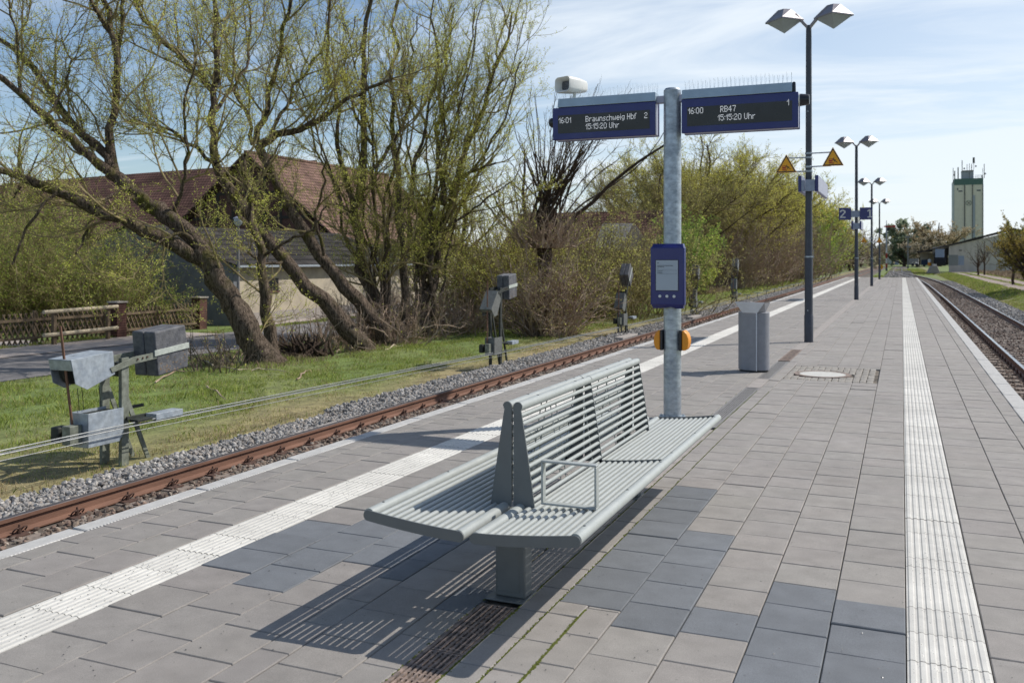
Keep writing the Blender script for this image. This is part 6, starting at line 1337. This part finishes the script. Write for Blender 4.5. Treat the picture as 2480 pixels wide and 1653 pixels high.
# ================================================================= SKY, SUN, CAMERA
sunv = Vector((.745*.707, .667*.707, .707)).normalized()
w = bpy.data.worlds.new('World'); sc.world = w; w.use_nodes = True; nt = w.node_tree; N = nt.nodes; Lk = nt.links
bg = N['Background']; sky = N.new('ShaderNodeTexSky'); sky.sky_type = 'NISHITA'; sky.sun_disc = False
sky.sun_elevation = math.radians(45); sky.sun_rotation = math.atan2(sunv.x, sunv.y); sky.air_density = 1.0; sky.dust_density = 0.6; sky.ozone_density = 2.2; sky.altitude = 100
tc = N.new('ShaderNodeTexCoord'); sx = N.new('ShaderNodeSeparateXYZ'); Lk.new(tc.outputs['Generated'], sx.inputs[0])
zz = N.new('ShaderNodeMath'); zz.operation = 'MAXIMUM'; Lk.new(sx.outputs[2], zz.inputs[0]); zz.inputs[1].default_value = 0.0
ad = N.new('ShaderNodeMath'); ad.operation = 'ADD'; Lk.new(zz.outputs[0], ad.inputs[0]); ad.inputs[1].default_value = 0.10
dv = N.new('ShaderNodeVectorMath'); dv.operation = 'DIVIDE'; Lk.new(tc.outputs['Generated'], dv.inputs[0]); cb = N.new('ShaderNodeCombineXYZ'); [Lk.new(ad.outputs[0], cb.inputs[i]) for i in range(3)]; Lk.new(cb.outputs[0], dv.inputs[1])
mp = N.new('ShaderNodeMapping'); mp.inputs['Rotation'].default_value = (0,0,math.radians(20)); mp.inputs['Scale'].default_value = (.38,1.05,0.0); Lk.new(dv.outputs[0], mp.inputs[0])
n1 = N.new('ShaderNodeTexNoise'); n1.inputs['Scale'].default_value = 1.3; n1.inputs['Detail'].default_value = 9; n1.inputs['Roughness'].default_value = .58; n1.inputs['Distortion'].default_value = .8; Lk.new(mp.outputs[0], n1.inputs['Vector'])
r1 = N.new('ShaderNodeValToRGB'); r1.color_ramp.elements[0].position = .40; r1.color_ramp.elements[1].position = .68; r1.color_ramp.elements[1].color = (.85,.85,.85,1); Lk.new(n1.outputs['Fac'], r1.inputs[0])
# whiter towards the right (towards the sun) and towards the horizon
dt = N.new('ShaderNodeVectorMath'); dt.operation = 'DOT_PRODUCT'; Lk.new(tc.outputs['Generated'], dt.inputs[0]); dt.inputs[1].default_value = (math.sin(math.radians(20)), math.cos(math.radians(20)), 0)
m1 = N.new('ShaderNodeMapRange'); m1.inputs[1].default_value = .62; m1.inputs[2].default_value = .98; m1.inputs[3].default_value = -.24; m1.inputs[4].default_value = .62; Lk.new(dt.outputs['Value'], m1.inputs[0])
m2 = N.new('ShaderNodeMapRange'); m2.inputs[1].default_value = .0; m2.inputs[2].default_value = .16; m2.inputs[3].default_value = .45; m2.inputs[4].default_value = .0; Lk.new(sx.outputs[2], m2.inputs[0])
s1 = N.new('ShaderNodeMath'); s1.operation = 'ADD'; Lk.new(r1.outputs[0], s1.inputs[0]); Lk.new(m1.outputs[0], s1.inputs[1])
s2 = N.new('ShaderNodeMath'); s2.operation = 'ADD'; s2.use_clamp = True; Lk.new(s1.outputs[0], s2.inputs[0]); Lk.new(m2.outputs[0], s2.inputs[1])
s3 = N.new('ShaderNodeMath'); s3.operation = 'MULTIPLY'; Lk.new(s2.outputs[0], s3.inputs[0]); s3.inputs[1].default_value = .85
mx = N.new('ShaderNodeMix'); mx.data_type = 'RGBA'; Lk.new(s3.outputs[0], mx.inputs[0]); Lk.new(sky.outputs[0], mx.inputs[6]); mx.inputs[7].default_value = (7.3,7.9,8.45,1)
Lk.new(mx.outputs[2], bg.inputs[0]); bg.inputs[1].default_value = .125
sl = bpy.data.lights.new('sun','SUN'); sl.energy = 4.6; sl.angle = math.radians(.5); sl.color = (1,.95,.88); so = bpy.data.objects.new('sun', sl); COL.objects.link(so); so.rotation_euler = sunv.to_track_quat('Z','Y').to_euler(); so.location = (20,20,30)
cam = bpy.data.cameras.new('camera'); co = bpy.data.objects.new('camera', cam); COL.objects.link(co); sc.camera = co
co.location = (0,0,HC); co.rotation_euler = (math.radians(90),0,TH); cam.sensor_width = 36; cam.lens = F/2480*36; cam.shift_y = -(826.5-CY)/2480; cam.clip_start = .1; cam.clip_end = 6000
cam.dof.use_dof = True; cam.dof.focus_distance = 6.0; cam.dof.aperture_fstop = 4.5
sc.view_settings.view_transform = 'Standard'; sc.view_settings.look = 'None'; sc.view_settings.exposure = 0; sc.view_settings.gamma = 1
sc.render.engine = 'CYCLES'; sc.cycles.max_bounces = 6; sc.cycles.transparent_max_bounces = 4
print('faces', sum(len(o.data.polygons) for o in bpy.data.objects if o.type == 'MESH'))
